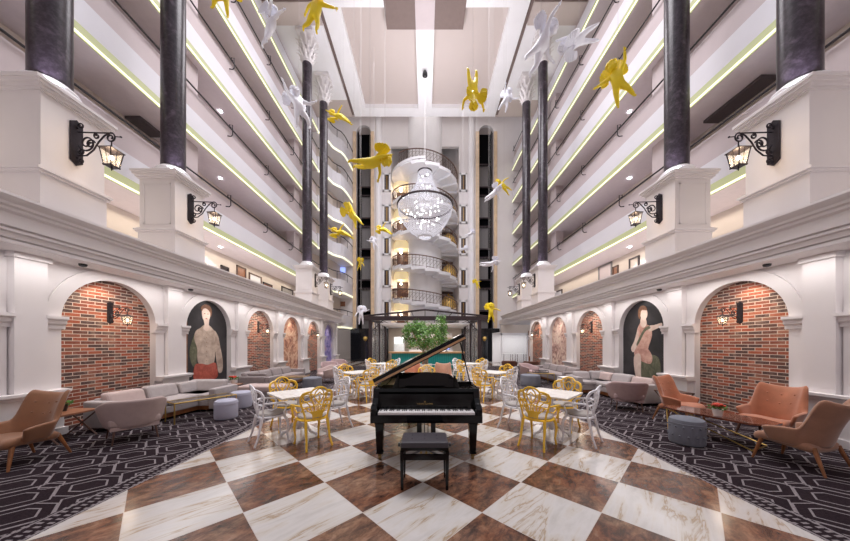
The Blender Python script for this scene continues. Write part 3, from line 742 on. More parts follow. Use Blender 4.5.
m = MB(); m.box(-3.3, 3.3, YB-0.1, YB, 0, 3.0); m.box(-10, 10, 28.8, 29, 0, 22); struct(m.build('wall_bar_back', 'wall_beige'))
m = MB(); m.box(-3.3, 3.3, 20, YB, 3.0, 3.1); struct(m.build('ceiling_bar', 'plaster_white'))

# curved balconies in the left far corner
path = [(-8.0, 20.4), (-7.75, 21.0), (-7.55, 21.5), (-7.45, 22.0), (-7.2, 22.35), (-6.95, 22.6), (-6.8, 23.0), (-6.72, 23.6), (-6.66, 24.2), (-6.62, 25.0)]
for i, z in enumerate([2.9]+TIER[:5]):
    root = thing('curved_balcony', '%s wavy white balcony in the far left corner' % ('ground-level', 'lowest', 'second', 'third', 'fourth', 'topmost')[i], 'balcony', (0, 0, z), 0, 'wavy corner balconies')
    def wall(z0, z1, off0, off1):
        m = MB(); P = []
        for (x, y) in path: P.append([(x+off0, y-off0*0.3, z0), (x+off0, y-off0*0.3, z1)])
        m.sheet(P, lambda i_, k_: (off1-off0, -(off1-off0)*0.3, 0)); return m
    wall(0.02, 1.15, 0.0, -0.12).build('parapet', 'parapet_white', root, smooth=False)
    wall(0.0, 0.10, 0.06, 0.0).build('light_tube', 'led_white', root)
    m = MB(); m.tube([(x+0.02, y, 1.75 if i else 1.5) for x, y in path], 0.035, 6)
    for (x, y) in path[1::3]: m.tube([(x+0.02, y, 1.1), (x+0.02, y, 1.75 if i else 1.5)], 0.02, 5)
    m.build('handrail', 'rail_black', root)
    m = MB(); m.prism([(x, y) for x, y in path]+[(-10.3, 25.0), (-10.3, 20.4)], -0.05, 0.02, 'z'); m.build('slab', 'plaster_white', root)
m = MB(); m.prism([(x-1.1, y+0.3) for x, y in path[:-1]]+[(-7.7, 25.0), (-10.3, 25.0), (-10.3, 20.7)], 2.9, 18.6, 'z'); struct(m.build('wall_far_left', 'wall_beige'))
for i in range(4):
    m = MB(); m.box(-0.25, 0.25, -0.06, 0, -0.3, 0.3)
for i, (px, py) in enumerate(((342, 270), (342, 304))):
    p_ = at(px, py, 24.95); m = MB(); m.box(-0.28, 0.28, -0.03, 0.03, -0.22, 0.22)
    tag(m.build('wall_sign', 'screen_blue' if i == 0 else 'wood_walnut', loc=p_), ('small grey blue framed picture' if i == 0 else 'small brown framed picture')+' in the far left corner', 'picture')
# ------------------------------------------------------------------ spiral stair in the turret
SY = 25.3
root = thing('spiral_staircase', 'white spiral staircase with dark railings winding up the back turret', 'staircase', (0, SY, 0))
m = MB(); m.lathe([(1.55, 3.1), (1.55, 22.25)], 36); m.build('core', 'plaster_white', root, smooth=True)
NST = 16; RI, RO = 1.5, 3.0
def zst(th):       # th in turns, 0 at left (180 deg) going across the front
    return 8.5-2.9*th
import itertools
outer = []
for k in range(-46, 28):
    t0 = k/NST; t1 = (k+1)/NST
    z = zst(t0)
    if z < 3.3 or z > 16.9: continue
    a0 = PI+2*PI*t0; a1 = PI+2*PI*t1+0.03
    m = MB(); n = 3; top = []; bot = []
    for i in range(n+1):
        a = a0+(a1-a0)*i/n
        top += [(RI*math.cos(a), RI*math.sin(a), z), (RO*math.cos(a), RO*math.sin(a), z)]
        bot += [(RI*math.cos(a), RI*math.sin(a), z-0.26), (RO*math.cos(a), RO*math.sin(a), z-0.26)]
    vs = top+bot; o_ = len(top); fs = []
    for i in range(n):
        a, b, c, d = 2*i, 2*i+1, 2*i+3, 2*i+2
        fs += [(a, b, c, d), (o_+a, o_+d, o_+c, o_+b), (a, d, o_+d, o_+a), (b, o_+b, o_+c, c)]
    fs += [(0, o_, o_+1, 1), (2*n, 2*n+1, o_+2*n+1, o_+2*n)]
    m.add(vs, fs); m.build('step', 'stair_white', root)
m = MB(); t = -46/NST; pts = []
zs = []
q_ = -2.9
while q_ < 1.75:
    z = zst(q_)
    if 3.3 < z < 16.9:
        a = PI+2*PI*q_; pts.append((RO*math.cos(a)*0.99, RO*math.sin(a)*0.99, z+1.0))
    q_ += 1/64
m.tube(pts, 0.05, 6); m.tube([(p[0], p[1], p[2]-0.85) for p in pts], 0.025, 5)
m.build('handrail', 'rail_bronze', root)
m = MB()
for i, p in enumerate(pts):
    m.tube([(p[0], p[1], p[2]-1.0), p], 0.016, 4, cap=False)
    if i+1 < len(pts):
        q2 = pts[i+1]; mx = tuple((p[j]+q2[j])/2 for j in range(3))
        m.tube([(p[0], p[1], p[2]-0.7), (mx[0], mx[1], mx[2]-0.5), (q2[0], q2[1], q2[2]-0.3), (mx[0], mx[1], mx[2]-0.2), (p[0], p[1], p[2]-0.3)], 0.012, 4, cap=False)
m.build('balustrade', 'rail_bronze', root)
# top landing
m = MB(); m.lathe([(RI, 16.7), (RO+0.05, 16.7), (RO+0.05, 16.9), (RI, 16.9)], 40, a0=PI*0.95, a1=PI*1.5)
m.build('landing', 'stair_white', root)
for z in (4.2, 7.1, 10.0, 12.9, 15.8):
    for s in (-1, 1):
        point('stair_lamp', (s*2.3, SY-0.2+0.9, z+0.3), 7, (0.95, 0.93, 1.0), 0.12)
# dome awnings over the turret doors
for n_ in range(-1, 4):
    for s in (-1, 1):
        z = 7.55+2.9*n_
        root = thing('dome_awning', '%s domed canopy over a turret doorway, %s on the %s' % ('golden' if s > 0 else 'cream', ('lowest', 'second from the bottom', 'middle', 'second from the top', 'topmost')[n_+1], SIDE[s]), 'canopy', (s*2.25, YB+1.1, z+(0.3 if s > 0 else 0)), 0, 'domed canopies')
        m = MB(); prof = [(0.74, 0.0), (0.76, 0.08), (0.74, 0.35), (0.64, 0.75), (0.45, 1.05), (0.2, 1.22), (0.0, 1.26)]
        m.lathe(prof, 24); m.build('dome', 'gold_dome' if s > 0 else 'lit_gold', root, smooth=True)
        m = MB(); m.ball((0, 0, 1.32), 0.09); 
        for k in range(6):
            a = PI+PI*k/5; m.ball((0.6*math.cos(a), 0.6*math.sin(a), 0.80), 0.05, 6, 4)
        m.build('finial', 'gold', root)
        m = MB(); m.box(-0.66, 0.66, 0.5, 0.56, -1.45, 1.35); m.build('door_panel', 'wood_dark', root)
        m = MB(); m.ball((0, -0.45, -0.35), 0.10); m.build('lamp', 'bulb_warm' if s < 0 else 'lit_warm', root, smooth=True)
        point('canopy_lamp_and_fill', (s*2.25, YB+(0.5 if s < 0 else -0.6), z-0.3), 7 if s < 0 else 12, (1, 0.66, 0.3), 0.1)  # right-hand lights are added before the gold domes to brighten them

# ------------------------------------------------------------------ chandelier
root = thing('chandelier', 'huge crystal chandelier hanging in front of the spiral staircase', 'chandelier', (0, 17.0, 0))
Z1, Z2, Z3, Z0 = 12.25, 11.15, 10.14, 8.2
m = MB(); m.tube([(0, 0, Z1), (0, 0, ZC-0.35)], 0.014, 6); m.build('cable', 'wire_grey', root)
m = MB(); m.lathe([(0.16, 0.0), (0.16, 0.1), (0.12, 0.22), (0.05, 0.32), (0.0, 0.33)], 16, (0, 0, ZC-0.36)); m.build('ceiling_rose', 'ebony', root, smooth=True)
def ring(r, z, rr, nm, mat='frame_dark'):
    m = MB(); m.tube([(r*math.cos(2*PI*k/48), r*math.sin(2*PI*k/48), z) for k in range(48)], rr, 6, closed=True); m.build(nm, mat, root, smooth=True)
ring(0.42, Z1, 0.045, 'crown_ring'); ring(0.72, Z2, 0.05, 'collar_ring', 'crystal'); ring(1.70, Z3, 0.06, 'main_ring'); ring(0.42, Z0, 0.05, 'lower_ring', 'crystal')
def veil(prof, n, nm, rb=0.022, step=0.085):
    m = MB()
    for k in range(n):
        a = 2*PI*k/n
        for i in range(len(prof)-1):
            (r0, z0), (r1, z1) = prof[i], prof[i+1]; L = math.hypot(r1-r0, z1-z0); c = max(1, int(L/step))
            for j in range(c):
                u = j/c; r = r0+(r1-r0)*u; z = z0+(z1-z0)*u
                x, y = r*math.cos(a), r*math.sin(a)
                m.add([(x+rb, y, z), (x-rb, y, z), (x, y+rb, z), (x, y-rb, z), (x, y, z+rb*1.6), (x, y, z-rb*1.6)],
                      [(0, 2, 4), (2, 1, 4), (1, 3, 4), (3, 0, 4), (2, 0, 5), (1, 2, 5), (3, 1, 5), (0, 3, 5)])
    o = m.build(nm, 'crystal', root); o['kind'] = 'stuff'
veil([(0.42, Z1), (0.46, Z1-0.4), (0.56, Z1-0.8), (0.74, Z2)], 40, 'upper_strands', 0.028)
veil([(0.74, Z2), (0.74, Z2-0.35)], 60, 'fringe')
veil([(0.74, Z2-0.02), (1.15, Z3+0.35), (1.70, Z3)], 64, 'canopy_strands', 0.024, 0.10)
veil([(1.70, Z3), (1.62, Z3-0.5), (1.38, Z3-1.0), (1.0, Z3-1.5), (0.42, Z0)], 72, 'bowl_strands', 0.027, 0.09)
for (pr, nm) in (([(0.42, Z1), (0.46, Z1-0.4), (0.56, Z1-0.8), (0.74, Z2)], 'upper_veil'), ([(1.69, Z3-0.02), (1.61, Z3-0.5), (1.37, Z3-1.0), (0.99, Z3-1.5), (0.41, Z0)], 'bowl_veil')):
    m = MB(); m.lathe([(p[0]-0.01, p[1]) for p in pr], 48)
    m.f = m.f[:-2] if False else m.f; m.build(nm, 'veil_crystal', root, smooth=True)
m = MB()
for k in range(24):
    a = 2*PI*k/24; m.tube([(0.1*math.cos(a), 0.1*math.sin(a), Z3+0.05), (1.7*math.cos(a), 1.7*math.sin(a), Z3)], 0.013, 4)
m.build('spokes', 'wire_grey', root)
rnd = random.Random(3)
for k in range(60):
    a = rnd.random()*2*PI; zz = (0.12, -0.3, -0.7, -1.15)[k % 4]; r = (0.4+0.6*rnd.random())*(1.5+zz*0.75)
    MB().ball((r*math.cos(a), r*math.sin(a), Z3+zz), 0.034, 8, 6).build('bulb', 'bulb_white', root, smooth=True)
for k in range(6):
    a = 2*PI*k/6; MB().ball((0.3*math.cos(a), 0.3*math.sin(a), Z2+0.2+0.12*k), 0.05, 8, 6).build('bulb', 'bulb_white', root, smooth=True)
point('chandelier_glow', (0, 17, Z3-0.5), 45, (0.95, 0.95, 1.0), 0.5)

# ------------------------------------------------------------------ pergola and bar
root = thing('pergola', 'dark metal pergola frame standing over the bar', 'pergola', (0, 17.0, 0))
PX, PD, PH = 3.37, 6.0, 3.05
for (x, y) in ((-PX, 0), (PX, 0), (-PX, PD), (PX, PD), (-PX, 3), (PX, 3)):
    m = MB(); m.box(x-0.11, x+0.11, y-0.11, y+0.11, 0, PH); m.build('post', 'frame_dark', root)
m = MB(); m.box(-PX-0.5, PX+0.5, -0.12, 0.10, PH-0.02, PH+0.24); m.build('front_beam', 'frame_dark', root)
m = MB(); m.box(-PX-0.2, PX+0.2, PD-0.1, PD+0.1, PH, PH+0.24); m.build('rear_beam', 'frame_dark', root)
for s in (-1, 1):
    m = MB(); m.box(*sorted((s*(PX-0.1), s*(PX+0.1))), -0.1, PD, PH, PH+0.2); m.build('side_beam', 'frame_dark', root)
m = MB(); P = []
for i in range(17):
    x = -PX-0.5+(2*PX+1.0)*i/16; P.append((x, -0.05, PH+0.24+0.40*(1-abs(x)/(PX+0.5))))
m.tube(P, 0.055, 6); m.build('arched_bar', 'frame_dark', root)
for k in range(9):
    x = -PX+2*PX*k/8; m = MB(); zz = PH+0.24+0.40*(1-abs(x)/(PX+0.5))
    m.tube([(x, 0, zz), (x*0.9, PD, PH+0.24)], 0.03, 5); m.build('rafter', 'frame_dark', root)
for s in (-1, 1):
    m = MB(); m.tube([(s*PX, 0, 2.3), (s*(PX-0.75), 0, PH)], 0.03, 5); m.tube([(s*PX, 0.0, 2.5), (s*PX, 0.7, PH)], 0.03, 5); m.build('brace', 'frame_dark', root)
for s in (-1, 1):
    root = thing('glass_screen', 'dark framed glass screen on the %s of the bar' % SIDE[s], 'glass screen', (s*3.37, 20.1, 0), 0, 'glass screens beside the bar')
    m = MB()
    for y in (-2.7, -1.35, 0.05, 1.4, 2.7): m.box(-0.03, 0.03, y-0.04, y+0.04, 0, 3.0)
    m.build('frame', 'frame_dark', root)
    m = MB(); m.box(-0.01, 0.01, -2.7, 2.7, 0.02, 2.9); m.build('pane', 'glass_clear', root)
root = thing('bar_counter', 'teal slatted bar counter with a tan wooden top', 'bar', (0.1, 18.0, 0))
m = MB(); m.box(-2.3, 2.3, 0, 0.6, 0, 0.96); m.build('front', 'teal_slats', root)
m = MB(); m.box(-2.5, 2.5, -0.15, 0.75, 0.96, 1.06); m.build('worktop', 'wood_tan', root, bevel=0.01)
m = MB(); m.tube([(-2.3, -0.14, 0.22), (2.3, -0.14, 0.22)], 0.025, 6); m.build('foot_rail', 'plaster_white', root)
root = thing('drinks_fridge', 'tall bright white fridge behind the left of the bar', 'fridge', (-2.15, 22.5, 0))
m = MB(); m.box(-0.42, 0.42, 0, 0.6, 0, 2.15); m.build('body', 'fridge_white', root, bevel=0.02)
m = MB(); m.box(-0.34, 0.34, -0.03, 0, 0.25, 1.5); m.build('door', 'fridge_white', root); m = MB(); m.box(-0.34, 0.34, -0.03, 0, 1.6, 2.08); m.build('lit_sign', 'lit_panel', root)
root = thing('back_bar', 'white back bar cabinet with shelves of glasses', 'cabinet', (0.4, 23.6, 0))
m = MB(); m.box(-1.8, 2.0, 0, 0.5, 0, 1.0); m.build('body', 'plaster_white', root)
for z in (1.35, 1.7, 2.05): m = MB(); m.box(-1.8, 2.0, 0.1, 0.5, z, z+0.04); m.build('shelf', 'wood_tan', root)
m = MB(); m.box(-1.8, 2.0, 0.5, 0.55, 1.0, 2.5); m.build('back_panel', 'plaster', root)
for k in range(14):
    x = 0.4-1.7+k*0.27; m = MB(); h = 0.2+0.05*(k % 3); m.lathe([(0.04, 0), (0.04, h*0.6), (0.015, h*0.8), (0.015, h)], 8, (0, 0, 0))
    tag(m.build('bottle', ('lit_warm', 'black_glass', 'leaf_green', 'fridge_white')[k % 4] if k % 4 else 'gold', loc=(x, 23.85, 1.39)), 'small %s bottle on the back bar, %s of the row' % (('golden', 'black', 'green', 'white')[k % 4], ('first', 'second', 'third', 'fourth', 'fifth', 'sixth', 'seventh', 'eighth', 'ninth', 'tenth', 'eleventh', 'twelfth', 'thirteenth', 'last')[k]), 'bottle', 'bottles on the back bar')
root = thing('till_screen', 'small blue screen standing on the right of the bar counter', 'screen', (1.45, 18.3, 1.06))
m = MB(); m.box(-0.10, 0.10, -0.1, 0.1, 0, 0.02); m.box(-0.02, 0.02, 0, 0.03, 0, 0.15); m.build('stand', 'frame_dark', root); m = MB(); m.box(-0.2, 0.2, -0.02, 0.02, 0.12, 0.38); m.build('casing', 'frame_dark', root)
m = MB(); m.box(-0.18, 0.18, -0.024, -0.02, 0.14, 0.36); m.build('display', 'screen_blue', root)
area('bar_light', (0, 20.8, 2.9), (5, 3.5), 190, (1, 0.93, 0.85))

# bright glass room at the right end
root = thing('glass_shopfront', 'bright white framed glass shopfront at the far right', 'shopfront', (7.3, 21.1, 0))
m = MB()
for (x0, x1, z0, z1) in ((-1.45, -1.35, 0, 2.4), (0.55, 0.65, 0, 2.4), (-1.45, 1.9, 2.25, 2.42)): m.box(x0, x1, -0.06, 0.06, z0, z1)
m.build('frame', 'plaster_white', root)
m = MB(); m.box(-1.35, 0.55, -0.01, 0.01, 0, 2.25); m.build('pane', 'glass_clear', root)
m = MB(); m.box(-1.45, 1.9, 2.6, 2.7, 0, 2.42); m.build('back_panel', 'plaster_white', root)
m = MB(); m.box(-1.45, 1.9, -0.05, 0.05, 2.42, 3.05); m.build('bulkhead', 'wall_beige', root)
m = MB(); m.box(-1.45, 1.9, 0.05, 2.7, 2.42, 2.5); m.build('roof', 'plaster_white', root)
area('shop_light', (7.5, 22.4, 2.38), (2.4, 1.6), 30, (1, 0.98, 0.95))
for i, (x, y) in enumerate(((6.8, 22.6), (8.0, 22.9))):
    root = thing('display_table', 'small white table inside the far right shopfront, %s one' % ('left', 'right')[i], 'table', (x, y, 0))
    m = MB(); m.box(-0.4, 0.4, -0.3, 0.3, 0.72, 0.76); m.build('top', 'plaster_white', root)
    for a in (-1, 1):
        for b in (-1, 1): MB().box(a*0.36-0.02, a*0.36+0.02, b*0.26-0.02, b*0.26+0.02, 0, 0.72).build('leg', 'wood_dark', root)
m = MB(); m.box(6.5, 6.9, 17.12, 17.2, 0, 2.4); tag(m.build('wooden_post', 'wood_walnut'), 'brown wooden panel post at the end of the right arcade', 'post')
for i, y in enumerate((18.2, 19.2, 20.2)):
    o = MB().lathe([(0.0, 0), (0.07, 0), (0.07, 0.03), (0.0, 0.03)], 12).build('ceiling_downlight', 'spot_disc', loc=(7.0, y, 3.26))
    spot('shop_downlight', (7.0, y, 3.2), (7.0, y, 0), 18, (1, 0.95, 0.9), 80)
    tag(o, 'small downlight by the far right shopfront, %s of three' % ('nearest', 'middle', 'farthest')[i], 'ceiling light', 'downlights by the shopfront')

# potted tree
root = thing('potted_ficus_tree', 'bushy green potted tree in front of the teal bar', 'tree', (0.0, 13.6, 0))
m = MB(); m.lathe([(0.24, 0), (0.34, 0.5), (0.36, 0.52), (0.36, 0.58), (0.32, 0.58), (0.30, 0.5), (0.0, 0.5)], 24); m.build('pot', 'pot_white', root, smooth=True)
m = MB(); rnd = random.Random(5); tips = []
for k in range(9):
    a = 2*PI*k/9; r = 0.12; e = Vector((rnd.uniform(-0.8, 0.8), rnd.uniform(-0.6, 0.6), rnd.uniform(1.6, 2.5)))
    m.tube([(r*math.cos(a), r*math.sin(a), 0.45), (r*1.1*math.cos(a), r*1.1*math.sin(a), 1.1), e*0.7+Vector((0, 0, 0.25)), e], [0.035, 0.03, 0.02, 0.008], 6); tips.append(e)
m.build('trunk', 'bark', root)
m = MB()
cl = [Vector((rnd.uniform(-1.0, 1.0), rnd.uniform(-0.7, 0.7), rnd.uniform(1.35, 2.85))) for _ in range(46)]
cl = [c for c in cl if (c.x/1.15)**2+((c.z-2.15)/0.85)**2 < 1.05]
for c in cl+tips:
    for j in range(80):
        d = Vector((rnd.gauss(0, 1), rnd.gauss(0, 1), rnd.gauss(0, 1))); d = d.normalized()*rnd.uniform(0.05, 0.27); p = c+d
        u = Vector((rnd.uniform(-1, 1), rnd.uniform(-1, 1), rnd.uniform(-1.2, 0.2))).normalized(); w = u.orthogonal().normalized()
        L = rnd.uniform(0.08, 0.14)
        m.add([p, p+u*L*0.5+w*L*0.25, p+u*L, p+u*L*0.5-w*L*0.25], [(0, 1, 2, 3)])
o = m.build('foliage', 'leaf_green', root)

# ------------------------------------------------------------------ wall sconces and pedestal lanterns
def spiral(cx, cz, r0, r1, a0, turns, n=26):
    return [(cx+(r0+(r1-r0)*i/n)*math.cos(a0+turns*2*PI*i/n), cz+(r0+(r1-r0)*i/n)*math.sin(a0+turns*2*PI*i/n)) for i in range(n+1)]
def lantern(s, loc, sc, label, group, side):
    """bracket plate on a wall whose normal is -s*X; local x grows away from the wall"""
    root = thing('wall_lantern', label, 'wall lantern', loc, 0, group)
    M = Matrix.Scale(sc, 4) @ Matrix.Scale(-s, 4, (1, 0, 0))
    m = MB(M); m.prism([(-0.10, -0.38), (0.0, -0.46), (0.10, -0.38), (0.10, 0.38), (0.0, 0.46), (-0.10, 0.38)], 0.0, 0.022, 'x')
    for z in (0.3, -0.3): m.ball((0.04, 0, z), 0.02, 6, 4)
    m.build('wall_plate', 'iron', root)
    m = MB(M)
    def T(pts, r=0.015): m.tube([(x, 0, z) for x, z in pts], r, 5)
    T([(0.04, 0.22), (0.74, 0.20)], 0.014)
    T([(0.04, -0.26), (0.22, -0.25), (0.36, -0.14), (0.46, 0.02), (0.58, 0.15), (0.68, 0.20)], 0.014)
    T(spiral(0.22, 0.0, 0.17, 0.03, -PI*0.9, 1.6)); T(spiral(0.70, 0.11, 0.10, 0.03, PI*0.5, -1.4)); T(spiral(0.42, 0.14, 0.06, 0.02, PI*0.5, 1.2))
    T(spiral(0.30, -0.02, 0.09, 0.02, 0.3, 1.4)); T(spiral(0.11, -0.17, 0.06, 0.015, PI, 1.3)); T(spiral(0.10, 0.34, 0.06, 0.015, PI, -1.2)); T(spiral(0.10, -0.36, 0.06, 0.015, PI, 1.2)); T([(0.80, 0.13), (0.90, 0.12)], 0.010)
    m.ball((0.91, 0, 0.12), 0.02, 6, 4)
    m.tube([(0.72, 0, 0.03), (0.72, 0, -0.11)], 0.012, 5)
    m.build('scroll_bracket', 'iron', root)
    lx, lz = 0.72, -0.11
    m = MB(M)
    def R4(h, z): return [(lx-h, -h, z), (lx+h, -h, z), (lx+h, h, z), (lx-h, h, z)]
    T2, B2 = R4(0.115, lz-0.05), R4(0.075, lz-0.36)
    m.add(R4(0.135, lz-0.05)+R4(0.135, lz-0.035)+[(lx, 0, lz+0.05)], [(3, 2, 1, 0), (0, 1, 5, 4), (1, 2, 6, 5), (2, 3, 7, 6), (3, 0, 4, 7), (4, 5, 8), (5, 6, 8), (6, 7, 8), (7, 4, 8)])
    for i in range(4):
        m.tube([T2[i], B2[i]], 0.012, 4); m.tube([B2[i], B2[(i+1) % 4]], 0.014, 4)
        mt = Vector(T2[i])/2+Vector(T2[(i+1) % 4])/2; mb_ = Vector(B2[i])/2+Vector(B2[(i+1) % 4])/2; m.tube([mt, mb_], 0.006, 4)
    m.add(R4(0.08, lz-0.37)+R4(0.08, lz-0.355), [(3, 2, 1, 0), (0, 1, 5, 4), (1, 2, 6, 5), (2, 3, 7, 6), (3, 0, 4, 7), (4, 5, 6, 7)])
    m.tube([(lx, 0, lz-0.37), (lx, 0, lz-0.45)], [0.02, 0.006], 5)
    for i in range(4): m.ball(B2[i], 0.022, 6, 4)
    m.build('lantern_cage', 'iron', root)
    m = MB(M); m.add(R4(0.108, lz-0.055)+R4(0.072, lz-0.35), [(0, 1, 5, 4), (1, 2, 6, 5), (2, 3, 7, 6), (3, 0, 4, 7)]); m.build('lantern_glass', 'lantern_glass', root)
    m = MB(M); m.ball((lx, 0, lz-0.19), 0.032, 8, 6, (1, 1, 1.5)); m.build('bulb', 'bulb_warm', root, smooth=True)
    return Vector(loc)+Vector((-s*lx*sc, 0, (lz-0.19)*sc))
for s in (-1, 1):
    for i, y in enumerate(PY):
        c = lantern(s, (s*(PW-0.01+0.02), y, 5.08), 0.86, 'black scrolled iron lantern on the %s pedestal of the %s side' % (('first', 'second', 'third', 'fourth')[i], SIDE[s]), 'lanterns on the pedestals', SIDE[s])
        point('lantern_bulb', c+Vector((0, -0.0, -0.0)), 8, (1, 0.72, 0.45), 0.06)
    for i, yc in enumerate(ARC_Y[1::2]):
        c = lantern(s, (s*(WR-0.0), yc+0.02, 2.25), 0.52, 'small iron bracket lamp in the %s brick arch of the %s side' % (('nearest', 'middle', 'farthest')[i], SIDE[s]), 'bracket lamps in the brick arches', SIDE[s])
        point('lantern_bulb', c+Vector((-s*0.02, 0, 0)), 6, (1, 0.78, 0.56), 0.10)
        spot('brick_wash', (s*6.25, yc-0.25, 3.0), (s*6.66, yc-0.1, 1.4), 34, (1, 0.84, 0.66), 95)
# ------------------------------------------------------------------ cherubs
def skin_mesh(joints, edges, radii, root=0, sub=2):
    me = bpy.data.meshes.new('tmp'); me.from_pydata([tuple(j) for j in joints], edges, []); me.update()
    o = bpy.data.objects.new('tmp', me); COL.objects.link(o)
    sk = o.modifiers.new('s', 'SKIN'); sk.use_smooth_shade = True
    if not me.skin_vertices: 
        pass
    for i, r in enumerate(radii):
        me.skin_vertices[0].data[i].radius = (r, r) if not isinstance(r, tuple) else r
        me.skin_vertices[0].data[i].use_root = (i == root)
    ss = o.modifiers.new('b', 'SUBSURF'); ss.levels = sub; ss.render_levels = sub
    dg = bpy.context.evaluated_depsgraph_get(); dg.update()
    ev = o.evaluated_get(dg); nm = bpy.data.meshes.new_from_object(ev)
    vs = [v.co.copy() for v in nm.vertices]; fs = [tuple(p.vertices) for p in nm.polygons]
    bpy.data.objects.remove(o); bpy.data.meshes.remove(nm)
    return vs, fs
def hand_into(m, p, d, sc=1.0):
    d = d.normalized(); w = d.orthogonal().normalized(); u = d.cross(w)
    m.ball(p+d*0.02, 0.024*sc, 8, 6)
    for k, L in enumerate((0.030, 0.036, 0.034, 0.027)):
        b = p+d*0.032+w*(k-1.5)*0.011; m.tube([b, b+d*L*0.6, b+d*L+u*0.01], [0.0065, 0.006, 0.004], 5)
    b = p+w*0.018+d*0.01; m.tube([b, b+w*0.018+d*0.012, b+w*0.022+d*0.028], [0.007, 0.0065, 0.005], 5)
POSES = {  # directions of upper arm, forearm (left,right) and thigh, shin (left,right); head tilt
    'reach_up': dict(aL=((-0.6, -0.2, 0.8), (-0.3, -0.4, 0.9)), aR=((0.7, -0.2, -0.3), (0.8, -0.5, 0.2)), lL=((-0.25, 0.05, -1), (-0.2, 0.35, -1)), lR=((0.4, -0.2, -1), (0.1, 0.3, -1)), h=(0.05, -0.03, 1)),
    'open': dict(aL=((-0.9, -0.3, 0.1), (-0.7, -0.5, 0.4)), aR=((0.9, -0.3, 0.0), (0.7, -0.5, -0.5)), lL=((-0.3, -0.3, -1), (-0.2, 0.3, -1)), lR=((0.35, -0.1, -1), (0.25, 0.4, -1)), h=(0, -0.06, 1)),
    'fly': dict(aL=((-0.3, -0.35, 1.0), (-0.1, -0.2, 1)), aR=((0.5, -0.8, -0.1), (0.3, -0.9, -0.5)), lL=((-0.2, 0.1, -1), (-0.1, 0.25, -1)), lR=((0.25, 0.35, -1), (0.2, 0.7, -0.8)), h=(0, -0.35, 0.95)),
    'dive': dict(aL=((-0.7, -0.3, 0.4), (-0.2, -0.2, 1)), aR=((0.7, -0.3, 0.4), (0.25, -0.2, 1)), lL=((-0.15, 0.0, -1), (-0.1, 0.15, -1)), lR=((0.28, -0.1, -1), (0.05, 0.1, -1)), h=(0, -0.3, 0.95)),
    'hello': dict(aL=((-0.9, -0.3, -0.2), (-0.8, -0.5, -0.2)), aR=((0.6, -0.2, 0.7), (0.2, -0.3, 1)), lL=((-0.2, -0.2, -1), (-0.1, 0.3, -1)), lR=((0.4, -0.2, -1), (0.35, 0.3, -1)), h=(-0.08, -0.05, 1)),
    'stand': dict(aL=((-0.6, -0.2, -0.6), (-0.2, -0.4, -0.6)), aR=((0.8, -0.2, 0.1), (0.9, -0.3, 0.2)), lL=((-0.15, 0, -1), (-0.05, 0.1, -1)), lR=((0.15, 0, -1), (0.1, 0.05, -1)), h=(0, 0, 1)),
}
CHM = {}
